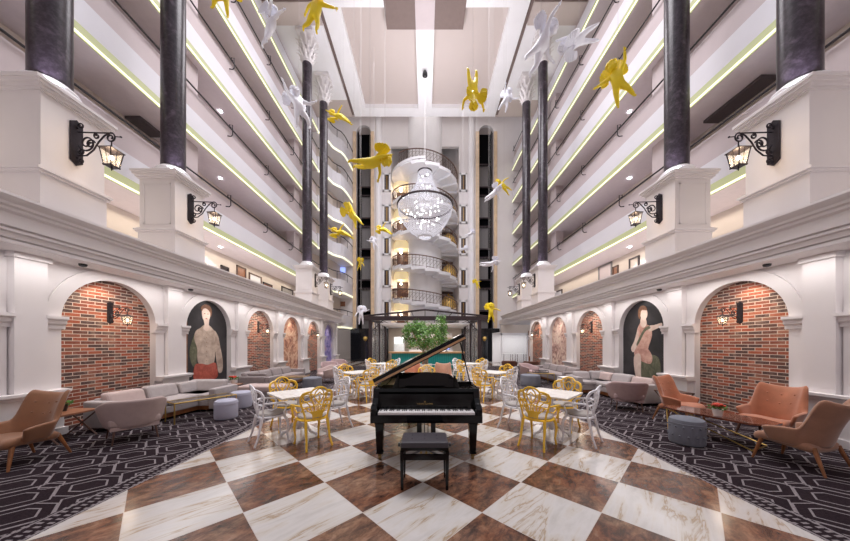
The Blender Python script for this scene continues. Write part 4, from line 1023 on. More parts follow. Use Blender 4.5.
def cherub_meshes(pose):
    if pose in CHM: return CHM[pose]
    P = POSES[pose]; V = Vector; V_ = lambda t: V(t).normalized()
    J = []; E = []; R = []
    def j(p, r, par=None):
        J.append(V(p)); R.append(r)
        if par is not None: E.append((par, len(J)-1))
        return len(J)-1
    pel = j((0, 0, 0), 0.088); bel = j((0, -0.02, 0.09), 0.098, pel); che = j((0, -0.005, 0.20), 0.088, bel); nb = j((0, 0, 0.285), 0.045, che)
    hd = V_(P['h']); n2 = j(V((0, 0, 0.285))+hd*0.045, 0.04, nb)
    hands = []
    for sg, key in ((-1, 'aL'), (1, 'aR')):
        sh = j((sg*0.095, 0, 0.235), 0.046, che); a, b = V_(P[key][0]), V_(P[key][1])
        e = J[sh]+a*0.16; ei = j(e, 0.034, sh); w = e+b*0.145; wi = j(w, 0.023, ei); hands.append((w, b))
    for sg, key in ((-1, 'lL'), (1, 'lR')):
        hp = j((sg*0.058, 0, -0.03), 0.068, pel); a, b = V_(P[key][0]), V_(P[key][1])
        k = J[hp]+a*0.17; md = j(J[hp]+a*0.08, 0.062, hp); ki = j(k, 0.045, md); c = j(k+b*0.07, 0.043, ki); an = k+b*0.17; ai = j(an, 0.025, c)
        ft = (b*0.5+V((0, -0.8, -0.1))).normalized(); j(an+ft*0.07+b*0.01, 0.018, ai)
    vs, fs = skin_mesh(J, E, R)
    m = MB(); m.add(vs, fs)
    for w, b in hands: hand_into(m, w, b)
    hc = J[n2]+hd*0.085
    # head: skull, cheeks, nose, brow, mouth, ears
    rot = hd.rotation_difference(V((0, 0, 1))).inverted().to_matrix()
    def H(p): return hc+rot @ V(p)
    m.ball(hc, 0.098, 14, 10, (0.92, 0.98, 1.0))
    m.ball(H((0, -0.045, -0.035)), 0.062, 10, 8, (1.15, 1, 0.95)); m.ball(H((0, -0.103, -0.015)), 0.014, 6, 5); m.ball(H((0, -0.098, -0.05)), 0.014, 6, 4, (1.4, 0.6, 0.5))
    for sg in (-1, 1):
        m.ball(H((sg*0.033, -0.088, 0.012)), 0.012, 6, 5, (1.2, 0.7, 0.8)); m.ball(H((sg*0.09, 0, -0.01)), 0.02, 6, 5, (0.5, 0.9, 1.2)); m.ball(H((sg*0.045, -0.075, -0.03)), 0.03, 6, 5)
    # hair curls
    h = MB(); rn = random.Random(2)
    for k in range(46):
        t = rn.uniform(0, 1.35); a = rn.uniform(-PI*0.12, PI*1.12)
        p = V((0.097*math.sin(t)*math.cos(a), 0.097*math.sin(t)*math.sin(a)+0.01, 0.10*math.cos(t)+0.008))
        h.ball(H(p), 0.024, 6, 5)
    for k in range(9):
        a = -PI+PI*k/8; h.ball(H((0.088*math.cos(a), 0.075*math.sin(a)+0.005, 0.055)), 0.023, 6, 5)
    # wings
    wings = []
    for sg in (-1, 1):
        w = MB(); root = V((sg*0.04, 0.09, 0.22)); nF = 7
        P_ = []
        for i in range(nF+1):
            u = i/nF; base = root+V((sg*0.07*u, 0.05*u, 0.10*(1-abs(u-0.4))))
            ang = math.radians(80-72*u); L = 0.29-0.15*u; tip = base+V((sg*math.cos(ang)*L, 0.16*L+0.02, math.sin(ang)*L))
            if i % 1 == 0:
                dirv = (tip-base).normalized(); sd = dirv.cross(V((0, 1, 0))).normalized()
                for off in (0,):
                    Q = [[base+dirv*L*t_+sd*wd*0.5+V((0, 0.004*i, 0)), base+dirv*L*t_+V((0, -0.008+0.004*i, 0)), base+dirv*L*t_-sd*wd*0.5+V((0, 0.004*i, 0))] for t_, wd in ((0, 0.06), (0.35, 0.10), (0.75, 0.085), (1.0, 0.03))]
                    w.sheet(Q, lambda a_, b_: (0, 0.014, 0))
        w.tube([root, root+V((sg*0.08, 0.04, 0.14)), root+V((sg*0.13, 0.06, 0.26))], [0.03, 0.026, 0.012], 6)
        wings.append(w)
    CHM[pose] = (m, h, wings); return CHM[pose]
_mesh_cache = {}
def cherub(px, py, Y, L, color, pose, roll, pitch, yaw, label):
    mat = 'cherub_'+color; c = at(px, py, Y); top = ZC if Y < 20.4 else 22.3
    if 13.84 < Y < 19.75 and 0.5 < abs(c.x) < 4.31: top = ZC+0.3
    if 5.24 < abs(c.x) < 5.45: top = ZC+0.12
    root = thing('hanging_cherub', label, 'cherub', c, 0, 'winged cherubs hanging on wires')
    R = Matrix.Rotation(math.radians(roll), 3, 'Y') @ Matrix.Rotation(math.radians(pitch), 3, 'X') @ Matrix.Rotation(math.radians(yaw), 3, 'Z')
    S = L/0.98
    parts = cherub_meshes(pose)
    def mk(key, m, nm, par):
        k = (pose, key, color)
        if k not in _mesh_cache:
            o = m.build(nm, mat, None, smooth=True); me = o.data; _mesh_cache[k] = me
        else:
            o = bpy.data.objects.new(nm, _mesh_cache[k]); COL.objects.link(o)
        o.parent = par; return o
    b = mk('b', parts[0], 'body', root); b.rotation_mode = 'XYZ'; b.rotation_euler = R.to_euler(); b.scale = (S, S, S)
    b.location = -(R @ Vector((0, 0, 0.05)))*S
    for key, m, nm in (('h', parts[1], 'hair'), ('w0', parts[2][0], 'wing'), ('w1', parts[2][1], 'wing')): mk(key, m, nm, b)
    m = MB(); m.tube([(0, 0, 0), (0, 0, top-c.z)], 0.0028 if Y < 12 else 0.006, 4); m.build('hanging_wire', 'wire_grey', root)
CHS = [
 (224, -6, 6.0, 0.95, 'yellow', 'open', 15, 0, 15, 'yellow winged cherub cut off by the top edge, upper left'),
 (270, 27, 6.0, 0.90, 'white', 'reach_up', 15, 0, 150, 'white cherub with a raised arm high by the left balconies'),
 (315, 12, 6.0, 0.98, 'yellow', 'open', 14, 0, 170, 'yellow cherub at the top edge left of the ceiling beam'),
 (299, 108, 6.6, 1.08, 'white', 'reach_up', -14, 0, 35, 'white cherub with both wings spread against the left balconies'),
 (341, 117, 10.5, 0.98, 'yellow', 'fly', -70, 0, 40, 'small yellow cherub lying on its back right of the left columns'),
 (370, 163, 5.7, 0.92, 'yellow', 'fly', 78, 0, 75, 'large yellow cherub flying right with outstretched arm near the lift shaft'),
 (354, 217, 9.0, 0.92, 'yellow', 'fly', -38, 0, 150, 'yellow cherub tilted with legs down right, before the left lift shaft'),
 (343, 233, 9.5, 0.85, 'yellow', 'fly', -76, 0, 60, 'yellow cherub lying level below the tilted yellow one'),
 (385, 230, 13.0, 0.85, 'yellow', 'fly', -70, 0, 40, 'tiny yellow cherub beside the left slot windows'),
 (374, 243, 16.0, 0.85, 'white', 'open', -20, 0, 0, 'tiny white cherub left of the slot windows'),
 (360, 265, 16.0, 0.80, 'yellow', 'fly', 20, 30, 30, 'tiny yellow cherub in front of the left lift shaft'),
 (361, 315, 12.0, 0.86, 'white', 'stand', 0, 0, 0, 'white cherub hanging upright above the left corner of the pergola'),
 (473, 88, 6.4, 0.98, 'yellow', 'dive', 176, 0, 170, 'yellow cherub diving head down right of the centre beam'),
 (506, 100, 10.6, 1.0, 'white', 'reach_up', 20, 0, 10, 'small white cherub at the corner of the white ceiling frame'),
 (541, 46, 5.2, 1.08, 'white', 'reach_up', 30, 0, 60, 'large white cherub with long trailing leg in front of the right columns'),
 (579, 40, 6.2, 1.0, 'white', 'fly', -118, 0, 130, 'white cherub flying head down left beside the right balconies'),
 (618, 83, 5.6, 0.98, 'yellow', 'hello', -18, 0, -35, 'large yellow cherub facing forward before the right balconies'),
 (504, 187, 11.0, 0.80, 'yellow', 'open', -60, 20, 0, 'yellow cherub touching a white one before the right lift shaft'),
 (493, 194, 10.5, 0.85, 'white', 'fly', 45, 0, 60, 'white cherub directly left of the yellow one by the right shaft'),
 (470, 234, 18.5, 0.80, 'white', 'fly', 60, 0, 50, 'tiny white cherub right of the chandelier bowl'),
 (463, 249, 18.5, 0.75, 'white', 'fly', 75, 0, 20, 'tiny white cherub lowest beside the right slot windows'),
 (477, 284, 17.0, 0.70, 'yellow', 'open', -20, 0, 20, 'tiny yellow cherub beside the right golden wall strip'),
 (489, 264, 12.0, 0.90, 'white', 'fly', 80, 0, 60, 'white cherub lying level before the right lift shaft'),
 (491, 313, 11.5, 0.88, 'yellow', 'open', 0, 0, 5, 'yellow cherub hanging upright above the right corner of the pergola'),
]
for c_ in CHS: cherub(*c_)

# ------------------------------------------------------------------ grand piano
PXO, PYO = 0.018, 3.60
root = thing('grand_piano', 'glossy black grand piano with its lid raised on the checkered floor', 'piano', (PXO, PYO, 0))
HWD = 0.735
outl = [(-HWD, 0.20)]+[(-HWD, 1.95)]
for i in range(9):
    a = PI-PI*i/8; outl.append((-0.36+0.40*math.cos(a), 1.98+0.36*math.sin(a)))
outl += [(0.08, 1.75), (0.20, 1.50), (0.40, 1.25), (0.60, 1.05), (0.72, 0.85), (HWD, 0.65), (HWD, 0.20)]
def inset(poly, d):
    c = Vector((sum(p[0] for p in poly)/len(poly), sum(p[1] for p in poly)/len(poly))); out = []
    n = len(poly)
    for i in range(n):
        a, b, e = Vector(poly[i-1]), Vector(poly[i]), Vector(poly[(i+1) % n])
        n1 = Vector(((b-a).y, -(b-a).x)).normalized(); n2 = Vector(((e-b).y, -(e-b).x)).normalized(); q = (n1+n2)
        q = q.normalized() if q.length > 1e-5 else n1
        out.append(b+q*d)
    return [tuple(p) for p in out]
inn = inset(outl, 0.04)
if abs(inn[0][0]) > HWD: inn = inset(outl, -0.04)
m = MB(); n = len(outl)
for i in range(n):
    j = (i+1) % n
    m.add([(*outl[i], 0.66), (*outl[j], 0.66), (*outl[j], 0.975), (*outl[i], 0.975), (*inn[i], 0.66), (*inn[j], 0.66), (*inn[j], 0.975), (*inn[i], 0.975)],
          [(0, 1, 2, 3), (4, 7, 6, 5), (3, 2, 6, 7), (0, 4, 5, 1)])
m.build('rim', 'piano_black', root)
m = MB(); m.prism(inn, 0.66, 0.70, 'z'); m.build('bottom_board', 'piano_black', root)
m = MB(); m.prism([(p[0]*0.985, p[1]) for p in inn], 0.86, 0.875, 'z'); m.build('iron_frame', 'gold', root)
m = MB(); m.box(-0.70, 0.70, 0.42, 0.50, 0.875, 0.90); m.build('tuning_pin_bar', 'red_felt', root)
m = MB()
for k in range(60):
    x = -0.66+1.3*k/59; m.tube([(x, 0.5, 0.895), (x*0.55-0.2, 1.2+0.6*(1-k/59), 0.895)], 0.0012, 3)
m.build('strings', 'gold', root)
m = MB(); m.box(-HWD, HWD, -0.03, 0.40, 0.555, 0.66); m.build('key_bed', 'piano_black', root, bevel=0.008)
m = MB(); m.box(-0.655, 0.655, -0.035, -0.024, 0.64, 0.666); m.build('key_slip', 'piano_black', root)
for s in (-1, 1):
    m = MB(); pr = [(-0.02, 0.65), (-0.02, 0.73), (0.03, 0.775), (0.10, 0.79), (0.16, 0.85), (0.20, 0.93), (0.25, 0.975), (0.42, 0.975), (0.42, 0.65)]
    m.prism(pr, *sorted((s*0.655, s*HWD)), 'x'); m.build('cheek', 'piano_black', root, bevel=0.006)
m = MB(); m.box(-0.655, 0.655, 0.187, 0.21, 0.70, 0.90); m.build('fallboard', 'piano_black', root)
m = MB(); m.box(-0.655, 0.655, 0.20, 0.26, 0.86, 0.925); m.build('front_rail', 'piano_black', root)
m = MB(); m.box(-0.655, 0.655, 0.262, 0.34, 0.90, 0.945); m.build('gold_rail', 'wood_tan', root)
kw = 1.27/52
m = MB(); m.box(-0.635+0.0006, -0.635+kw-0.0010, -0.024, 0.185, 0.647, 0.696); k0 = m.build('white_key', 'ivory', root)
for i in range(1, 52):
    c_ = k0.copy(); COL.objects.link(c_); c_.location.x = i*kw
pat = [1, 0, 1, 1, 0, 1, 1]; first = None; kk = 0
for i in range(51):
    if [1, 0, 1, 1, 0, 1, 1][i % 7]:
        if first is None:
            m = MB(); m.box(-0.635+kw*0.72, -0.635+kw*1.28, 0.07, 0.185, 0.69, 0.709); first = m.build('black_key', 'ebony', root); x_0 = i
        else:
            c_ = first.copy(); COL.objects.link(c_); c_.location.x = (i-x_0)*kw
# name and emblem on the fallboard
def text(body, size, parent, loc, rot, mat, name, depth=0.001):
    cu = bpy.data.curves.new(name, 'FONT'); cu.body = body; cu.size = size; cu.align_x = 'CENTER'; cu.align_y = 'CENTER'; cu.extrude = depth
    cu.space_character = 1.25
    o = bpy.data.objects.new(name, cu); COL.objects.link(o); o.parent = parent; o.location = loc; o.rotation_euler = rot
    bpy.context.view_layer.update(); me = bpy.data.meshes.new_from_object(o.evaluated_get(bpy.context.evaluated_depsgraph_get()))
    bpy.data.objects.remove(o); o = bpy.data.objects.new(name, me); COL.objects.link(o); o.parent = parent; o.location = loc; o.rotation_euler = rot
    me.materials.clear(); me.materials.append(MATS[mat]); return o
text('YOUNG CHANG', 0.025, root, (-0.02, 0.186, 0.765), (PI/2, 0, 0), 'gold', 'maker_lettering')
m = MB()
for x in (-0.02, -0.028, -0.012): m.box(x-0.0015, x+0.0015, 0.183, 0.188, 0.790, 0.806)
m.tube([(-0.032, 0.185, 0.794), (-0.02, 0.185, 0.786), (-0.008, 0.185, 0.794)], 0.002, 5)
m.build('maker_emblem', 'gold', root)
# music desk
m = MB(); P = []
for i in range(25):
    u = -1+2*i/24; x = 0.40*u; zt = 1.172-0.035*u*u if abs(u) < 0.8 else 1.172-0.035*u*u-0.10*(abs(u)-0.8)**2*10
    yb = 0.40+(0.05*max(0, abs(u)-0.7)**1*-1); P.append([(x, yb, 0.965), (x*1.0, yb+0.04, 1.08), (x, yb+0.085, zt)])
m.sheet(P, lambda i_, k_: (0, 0.018, 0)); m.build('music_desk', 'piano_black', root)
m = MB(); m.box(-0.30, 0.27, 0.375, 0.395, 0.97, 0.985)
m.build('desk_ledge', 'piano_black', root)
for s in (-1, 1):
    m = MB(); P = []
    for i in range(7):
        u = i/6; x = s*(0.40+0.10*u); P.append([(x, 0.40-0.10*u, 0.965), (x-s*0.02*u, 0.43-0.10*u, 1.155-0.18*u*u-0.02)])
    m.sheet(P, lambda i_, k_: (0, 0.015, 0)); m.build('desk_wing', 'piano_black', root)
m = MB(); m.box(-0.66, 0.66, 0.36, 0.60, 0.95, 0.965); m.build('desk_shelf', 'piano_black', root)
# lid, hinged along the bass side
ang = math.atan2(0.645, 1.27)
LR = Matrix.Rotation(-ang, 3, 'Y'); hx, hz = -HWD, 0.995
lid = [(-HWD-0.0, 0.34)]+[(-HWD, 1.98)]
for i in range(9):
    a = PI-PI*i/8; lid.append((-0.34+0.42*math.cos(a), 2.0+0.38*math.sin(a)))
lid += [(0.12, 1.78), (0.24, 1.52), (0.44, 1.27), (0.64, 1.07), (0.72, 0.85), (HWD, 0.65), (HWD, 0.34)]
def lidpart(poly, z0, z1, nm, mat):
    m = MB(); k = len(poly); vs = []
    for z in (z0, z1):
        for (x, y) in poly:
            p = LR @ Vector((x-hx, 0, z)); vs.append((hx+p.x, y, hz+p.z))
    m.add(vs, [tuple(range(k)), tuple(range(2*k-1, k-1, -1))]+[(i, (i+1) % k, k+(i+1) % k, k+i) for i in range(k)])
    return m.build(nm, mat, root)
L0 = lidpart(lid, 0.0, 0.012, 'lid', 'piano_black')
lidpart([(x, y+0.002 if y < 0.4 else y-0.004) for x, y in lid], 0.010, 0.044, 'lid_core', 'wood_tan')
lidpart([(x, y) for x, y in lid], 0.044, 0.062, 'lid_top', 'piano_black')
flap = [(-HWD, 0.35), (-HWD, 0.78), (HWD-0.06, 0.78), (HWD-0.02, 0.70), (HWD, 0.35)]
lidpart(flap, 0.060, 0.095, 'front_flap', 'piano_black')
m = MB(); m.tube([(0.70, 0.75, 0.97), (0.535, 0.75, 1.645)], 0.011, 8); m.build('lid_prop', 'piano_black', root)
m = MB(); m.box(0.45, 0.70, 0.62, 0.68, 0.97, 1.01); m.build('prop_block', 'piano_black', root)
# legs, lyre
for (x, y) in ((-0.642, 0.19), (0.64, 0.19), (-0.33, 1.75)):
    m = MB(); m.add([(x-a, y-a, 0.56) for a in (0,)], []); 
    for (a0, a1, z0, z1) in ((0.066, 0.066, 0.50, 0.56), (0.058, 0.040, 0.50, 0.11), (0.048, 0.048, 0.11, 0.085)):
        vs = [(x+sx_*a, y+sy_*a, z) for (a, z) in ((a0, z0 if z0 > z1 else z1), (a1, z1 if z0 > z1 else z0)) for sx_, sy_ in ((-1, -1), (1, -1), (1, 1), (-1, 1))]
        m.add(vs, [(0, 1, 2, 3), (7, 6, 5, 4), (0, 4, 5, 1), (1, 5, 6, 2), (2, 6, 7, 3), (3, 7, 4, 0)])
    lg = m.build('leg', 'piano_black', root)
    m = MB(); m.tube([(x-0.018, y, 0.035), (x+0.018, y, 0.035)], 0.034, 12); m.box(x-0.025, x+0.025, y-0.02, y+0.02, 0.05, 0.09); m.build('caster', 'brass_dark', lg)
m = MB()
for x in (-0.10, 0.10): m.box(x-0.035, x+0.035, 0.33, 0.37, 0.12, 0.62)
for x in (-0.025, 0.025): m.tube([(x, 0.35, 0.12), (x, 0.35, 0.60)], 0.006, 6)
m.box(-0.14, 0.14, 0.30, 0.40, 0.08, 0.13); m.build('pedal_lyre', 'piano_black', root)
for x in (-0.075, 0, 0.075):
    m = MB(); m.box(x-0.012, x+0.012, 0.20, 0.32, 0.075, 0.088); m.ball((x, 0.20, 0.082), 0.022, 8, 5, (1, 1.2, 0.4)); m.build('pedal', 'gold', root)

# bench
root = thing('piano_bench', 'black padded piano bench in front of the keyboard', 'bench', (-0.005, 3.13, 0))
m = MB(); m.box(-0.26, 0.26, -0.17, 0.175, 0.465, 0.53); m.build('seat', 'bench_leather', root, bevel=0.018, seg=3)
m = MB()
for x in (-0.14, 0, 0.14):
    for y in (-0.06, 0.06): m.ball((x, y, 0.531), 0.007, 6, 4)
m.build('tufting', 'bench_leather', root)
m = MB(); m.box(-0.262, 0.262, -0.16, 0.165, 0.435, 0.465); m.build('seat_frame', 'piano_black', root)
m = MB(); m.box(-0.25, 0.25, -0.155, -0.13, 0.33, 0.39); m.box(-0.25, 0.25, 0.13, 0.155, 0.33, 0.39); m.box(-0.26, -0.235, -0.15, 0.15, 0.33, 0.39); m.box(0.235, 0.26, -0.15, 0.15, 0.33, 0.39); m.build('apron', 'piano_black', root)
for s in (-1, 1):
    m = MB(); m.tube([(s*0.20, -0.1, 0.34), (0, -0.1, 0.44)], 0.011, 6); m.tube([(s*0.20, 0.1, 0.34), (0, 0.1, 0.44)], 0.011, 6); m.build('scissor_bar', 'steel_grey', root)
    m = MB(); m.lathe([(0.011, 0.26), (0.011, 0.275), (0.024, 0.278), (0.024, 0.30), (0.0, 0.305)], 14, (0, 0, 0.445), axis='x'); 
    if s < 0: m.v = [Vector((-p.x, p.y, p.z)) for p in m.v]
    m.build('adjusting_knob', 'ebony', root, smooth=True)
for (x, y) in ((-0.245, -0.135), (0.245, -0.135), (-0.245, 0.145), (0.245, 0.145)):
    m = MB(); vs = [(x+a*sx_, y+a*sy_, z) for a, z in ((0.022, 0.42), (0.015, 0.0)) for sx_, sy_ in ((-1, -1), (1, -1), (1, 1), (-1, 1))]
    m.add(vs, [(0, 1, 2, 3), (7, 6, 5, 4), (0, 4, 5, 1), (1, 5, 6, 2), (2, 6, 7, 3), (3, 7, 4, 0)]); m.build('leg', 'piano_black', root)
# ------------------------------------------------------------------ garden chairs and tables
def garden_chair(color):
    mat = 'chair_'+color
    root = thing('garden_chair', 'x', 'chair', (0, 0, 0))
    def bk(x, z):                       # point on the reclined, slightly curved back
        t = (z-0.43)/0.5
        return (x, -0.205-0.09*t+0.10*(x/0.25)**2*0.9, z)
    m = MB(); m.lathe([(0.0, 0.415), (0.225, 0.415), (0.235, 0.43), (0.225, 0.445), (0.0, 0.445)], 24); m.build('seat', mat, root, smooth=True)
    m = MB(); m.lathe([(0.0, 0.445), (0.20, 0.445), (0.215, 0.462), (0.20, 0.485), (0.0, 0.495)], 24); m.build('seat_cushion', 'cushion_grey', root, smooth=True)
    m = MB()
    out = [(-0.17, 0.42), (-0.185, 0.52), (-0.215, 0.62), (-0.245, 0.72), (-0.25, 0.79), (-0.225, 0.845), (-0.17, 0.87), (-0.12, 0.875)]
    top = [(-0.12, 0.875), (-0.09, 0.91), (-0.04, 0.935), (0, 0.94)]
    L = out+top[1:]; L = L+[(-x, z) for x, z in L[::-1][1:]]
    m.tube([bk(x, z) for x, z in L], 0.0145, 6)
    # side loops
    for s in (-1, 1):
        m.tube([bk(s*x, z) for x, z in ((0.12, 0.875), (0.135, 0.80), (0.10, 0.73), (0.07, 0.66), (0.055, 0.60))], 0.011, 5)
        m.tube([bk(s*(0.165+0.062*math.cos(a)), 0.785+0.062*math.sin(a)) for a in [2*PI*k/12 for k in range(12)]], 0.010, 5, closed=True)
        m.tube([bk(s*x, z) for x, z in ((0.235, 0.70), (0.17, 0.715), (0.12, 0.66), (0.10, 0.58))], 0.010, 5)
        m.tube([bk(s*x, z) for x, z in ((0.215, 0.63), (0.17, 0.62), (0.14, 0.57))], 0.010, 5)
        m.tube([bk(s*x, z) for x, z in ((0.0, 0.94), (0.06, 0.87), (0.075, 0.80), (0.035, 0.73), (0.0, 0.69))], 0.010, 5)
        m.tube([bk(s*x, z) for x, z in ((0.0, 0.86), (0.05, 0.82), (0.12, 0.84))], 0.009, 5)
        for x0, x1 in ((0.02, 0.025), (0.055, 0.075), (0.09, 0.125)): m.tube([bk(s*x0, 0.56), bk(s*x1, 0.69-abs(x1)*0.4)], 0.008, 5)
    m.tube([bk(0, 0.56), bk(0, 0.80)], 0.008, 5)
    m.tube([bk(x, 0.665-0.5*abs(x)**1.5) for x in [-0.22+0.44*k/10 for k in range(11)]], 0.009, 5)
    P = [[bk(x0*u, z) for x0 in (1,) for u in (-1, -0.33, 0.33, 1)] for z, x0 in ((0.42, 0.085), (0.47, 0.075), (0.52, 0.085), (0.565, 0.13))]
    P = [[bk(w*u, z) for u in (-1, -0.33, 0.33, 1)] for z, w in ((0.42, 0.085), (0.47, 0.075), (0.52, 0.085), (0.57, 0.135))]
    m.sheet(P, lambda a, b: (0, 0.012, 0)); m.build('backrest', mat, root, smooth=True)
    for s in (-1, 1):
        m = MB(); b0 = bk(s*0.225, 0.655)
        m.tube([b0, (s*0.275, -0.10, 0.665), (s*0.285, 0.04, 0.655), (s*0.275, 0.12, 0.64), (s*0.265, 0.155, 0.605), (s*0.26, 0.14, 0.56), (s*0.25, 0.12, 0.50), (s*0.225, 0.13, 0.435)], [0.012, 0.014, 0.016, 0.018, 0.014, 0.012, 0.012, 0.013], 7)
        m.tube([(s*0.27, 0.02, 0.64), (s*0.262, 0.0, 0.58), (s*0.25, -0.06, 0.55), (s*0.235, -0.12, 0.57)], 0.009, 5); m.build('arm', mat, root, smooth=True)
        m = MB(); m.tube([(s*0.165, 0.145, 0.43), (s*0.195, 0.185, 0.34), (s*0.20, 0.20, 0.24), (s*0.185, 0.19, 0.10), (s*0.195, 0.205, 0.0)], [0.024, 0.024, 0.019, 0.014, 0.016], 8); m.build('leg', mat, root, smooth=True)
        m = MB(); m.tube([(s*0.165, -0.175, 0.43), (s*0.175, -0.20, 0.30), (s*0.18, -0.235, 0.14), (s*0.20, -0.285, 0.0)], [0.024, 0.021, 0.016, 0.016], 8); m.build('leg', mat, root, smooth=True)
    return root
def cafe_table():
    root = thing('cafe_table', 'x', 'table', (0, 0, 0))
    m = MB(); m.box(-0.40, 0.40, -0.385, 0.385, 0.725, 0.755); m.build('table_top', 'plank_white', root, bevel=0.004)
    m = MB(); m.lathe([(0.16, 0.725), (0.05, 0.70), (0.028, 0.62), (0.045, 0.5), (0.028, 0.40), (0.04, 0.25), (0.06, 0.16), (0.03, 0.12)], 16); m.build('pedestal', 'chair_white', root, smooth=True)
    for k in range(4):
        a = PI/4+k*PI/2; c, s_ = math.cos(a), math.sin(a)
        m = MB(); m.tube([(0.03*c, 0.03*s_, 0.24), (0.12*c, 0.12*s_, 0.20), (0.20*c, 0.20*s_, 0.08), (0.28*c, 0.28*s_, 0.05), (0.31*c, 0.31*s_, 0.02)], [0.024, 0.026, 0.024, 0.022, 0.028], 7); m.build('foot', 'chair_white', root, smooth=True)
    return root
PY_ = garden_chair('yellow'); PW_ = garden_chair('white'); PT_ = cafe_table()
used = {'y': False, 'w': False, 't': False}
def place(kind, x, y, rz, label, group):
    p = {'y': PY_, 'w': PW_, 't': PT_}[kind]
    if not used[kind]:
        used[kind] = True; p.location = (x, y, 0); p.rotation_euler = (0, 0, rz); p['label'] = label; p['group'] = group; return p
    return dup(p, (x, y, 0), rz, label, group)
SETS = [(-2.18, 4.74, 'nearest left', 0), (2.18, 4.72, 'nearest right', 0), (-2.0, 8.15, 'middle left', 1), (2.02, 8.15, 'middle right', 1), (-1.85, 11.7, 'farthest left', 2), (1.98, 11.7, 'farthest right', 2)]
for (tx, ty, nm, lv) in SETS:
    s = -1 if tx < 0 else 1
    place('t', tx, ty, PI/4, 'white plank-topped cafe table with scrolled pedestal, %s set' % nm, 'white cafe tables')
    d = 0.40
    for (kind, dx, dy, desc) in (('y', -s, -1, 'its back to the camera'), ('y', s, 1, 'facing the camera beyond the table'), ('w', s, -1, 'on the carpet side of the table'), ('w', -s, 1, 'on the piano side of the table')):
        e = 0.43 if kind == 'y' else 0.45
        x, y = tx+dx*e, ty+dy*e
        if dy < 0 and kind == 'y': x, y = tx+dx*0.38, ty-0.38
        if kind == 'w' and dy < 0: x, y = tx+dx*0.36, ty-0.22
        jit = 0.0 if lv == 0 else random.uniform(-0.2, 0.2)
        place(kind, x, y, face(-dx, -dy)+jit, ('yellow' if kind == 'y' else 'white')+' ornate metal armchair, %s set, %s' % (nm, desc), ('yellow' if kind == 'y' else 'white')+' ornate garden chairs')
place('y', 0.05, 8.1, face(0, -1), 'yellow ornate metal armchair seen above the music desk of the piano', 'yellow ornate garden chairs')

# ------------------------------------------------------------------ shell armchairs
def rounded_u(hw, d, n=24, over_k=0.45):
    """plan curve of a shell from left front, round the back, to right front; facing +Y"""
    pts = []
    for i in range(n+1):
        t = -1+2*i/n; a = t*PI*0.5*1.28
        x = hw*math.sin(max(-PI/2, min(PI/2, a))); over = max(0, abs(a)-PI/2)/(PI*0.14)
        y = -d*0.5*math.cos(max(-PI/2, min(PI/2, a)))**0.85 if abs(a) < PI/2 else 0
        y = y+over*d*over_k
        pts.append((x, y, t))
    return pts
def shell(root, hw, d, zb, ztop, lean, th, mat, nm, flare=1.12, nv=7, over_k=0.45):
    pts = rounded_u(hw, d, 32, over_k); P = []; inner = []
    for x, y, t in pts:
        row = []; zt = ztop(abs(t))
        for k in range(nv):
            v = k/(nv-1); z = zb+(zt-zb)*v
            f = 0.86+(flare-0.86)*v**0.8
            back = max(0, 1-abs(t)*1.6)
            row.append(Vector((x*f, y*f-lean*v*v*(zt-zb)*max(0.0, 1-abs(t)*0.9), z)))
        P.append(row)
    C = Vector((0, 0.12, 0))
    def off(i, k):
        p = P[i][k]; q = Vector((C.x-p.x, C.y-p.y, 0)); q = q.normalized() if q.length > 1e-5 else Vector((0, 1, 0))
        return q*th
    m = MB(); m.sheet(P, off)
    return m.build(nm, mat, root, smooth=True, sub=1)
def wing_top(t):
    # batwing back: a slight dip in the middle, peaks at the wings, then arms
    if t < 0.46: return 0.87+0.075*(t/0.46)**2
    if t < 0.62: u = (t-0.46)/0.16; return 0.945-(0.945-0.53)*(u*u*(3-2*u))
    u = (t-0.62)/0.38; return 0.53+0.02*u-0.06*u*u
def wing_chair(mat, mat2='wood_leg'):
    root = thing('wingback_armchair', 'x', 'armchair')
    shell(root, 0.315, 0.54, 0.29, wing_top, 0.28, 0.055, mat, 'shell', 1.12, over_k=0.36)
    m = MB(); P = []
    for i in range(9):
        u = -1+2*i/8; row = []
        for k in range(7):
            v = k/6; x = 0.285*u*(1-0.08*v); y = 0.33-0.55*v
            row.append((x, y, 0.40-0.06*v+0.02*u*u-(0.05 if k == 0 else 0)))
        P.append(row)
    m.sheet(P, lambda a, b: (0, 0, -0.12)); m.build('seat', mat, root, smooth=True, sub=1)
    for (x, z) in ((-0.13, 0.62), (0, 0.60), (0.13, 0.62), (-0.15, 0.76), (0, 0.74), (0.15, 0.76)):
        y = -0.28*1.0-0.30*((z-0.29)/0.6)**2*0.6+0.10
        MB().ball((x, y+0.012+abs(x)*0.25, z), 0.013, 8, 5).build('button', mat, root)
    for (x, y, o1, o2) in ((-0.24, 0.24, -0.05, 0.07), (0.24, 0.24, 0.05, 0.07), (-0.22, -0.20, -0.05, -0.11), (0.22, -0.20, 0.05, -0.11)):
        m = MB(); m.tube([(x, y, 0.31), (x+o1, y+o2, 0.0)], [0.026, 0.013], 8); m.build('leg', mat2, root)
    return root
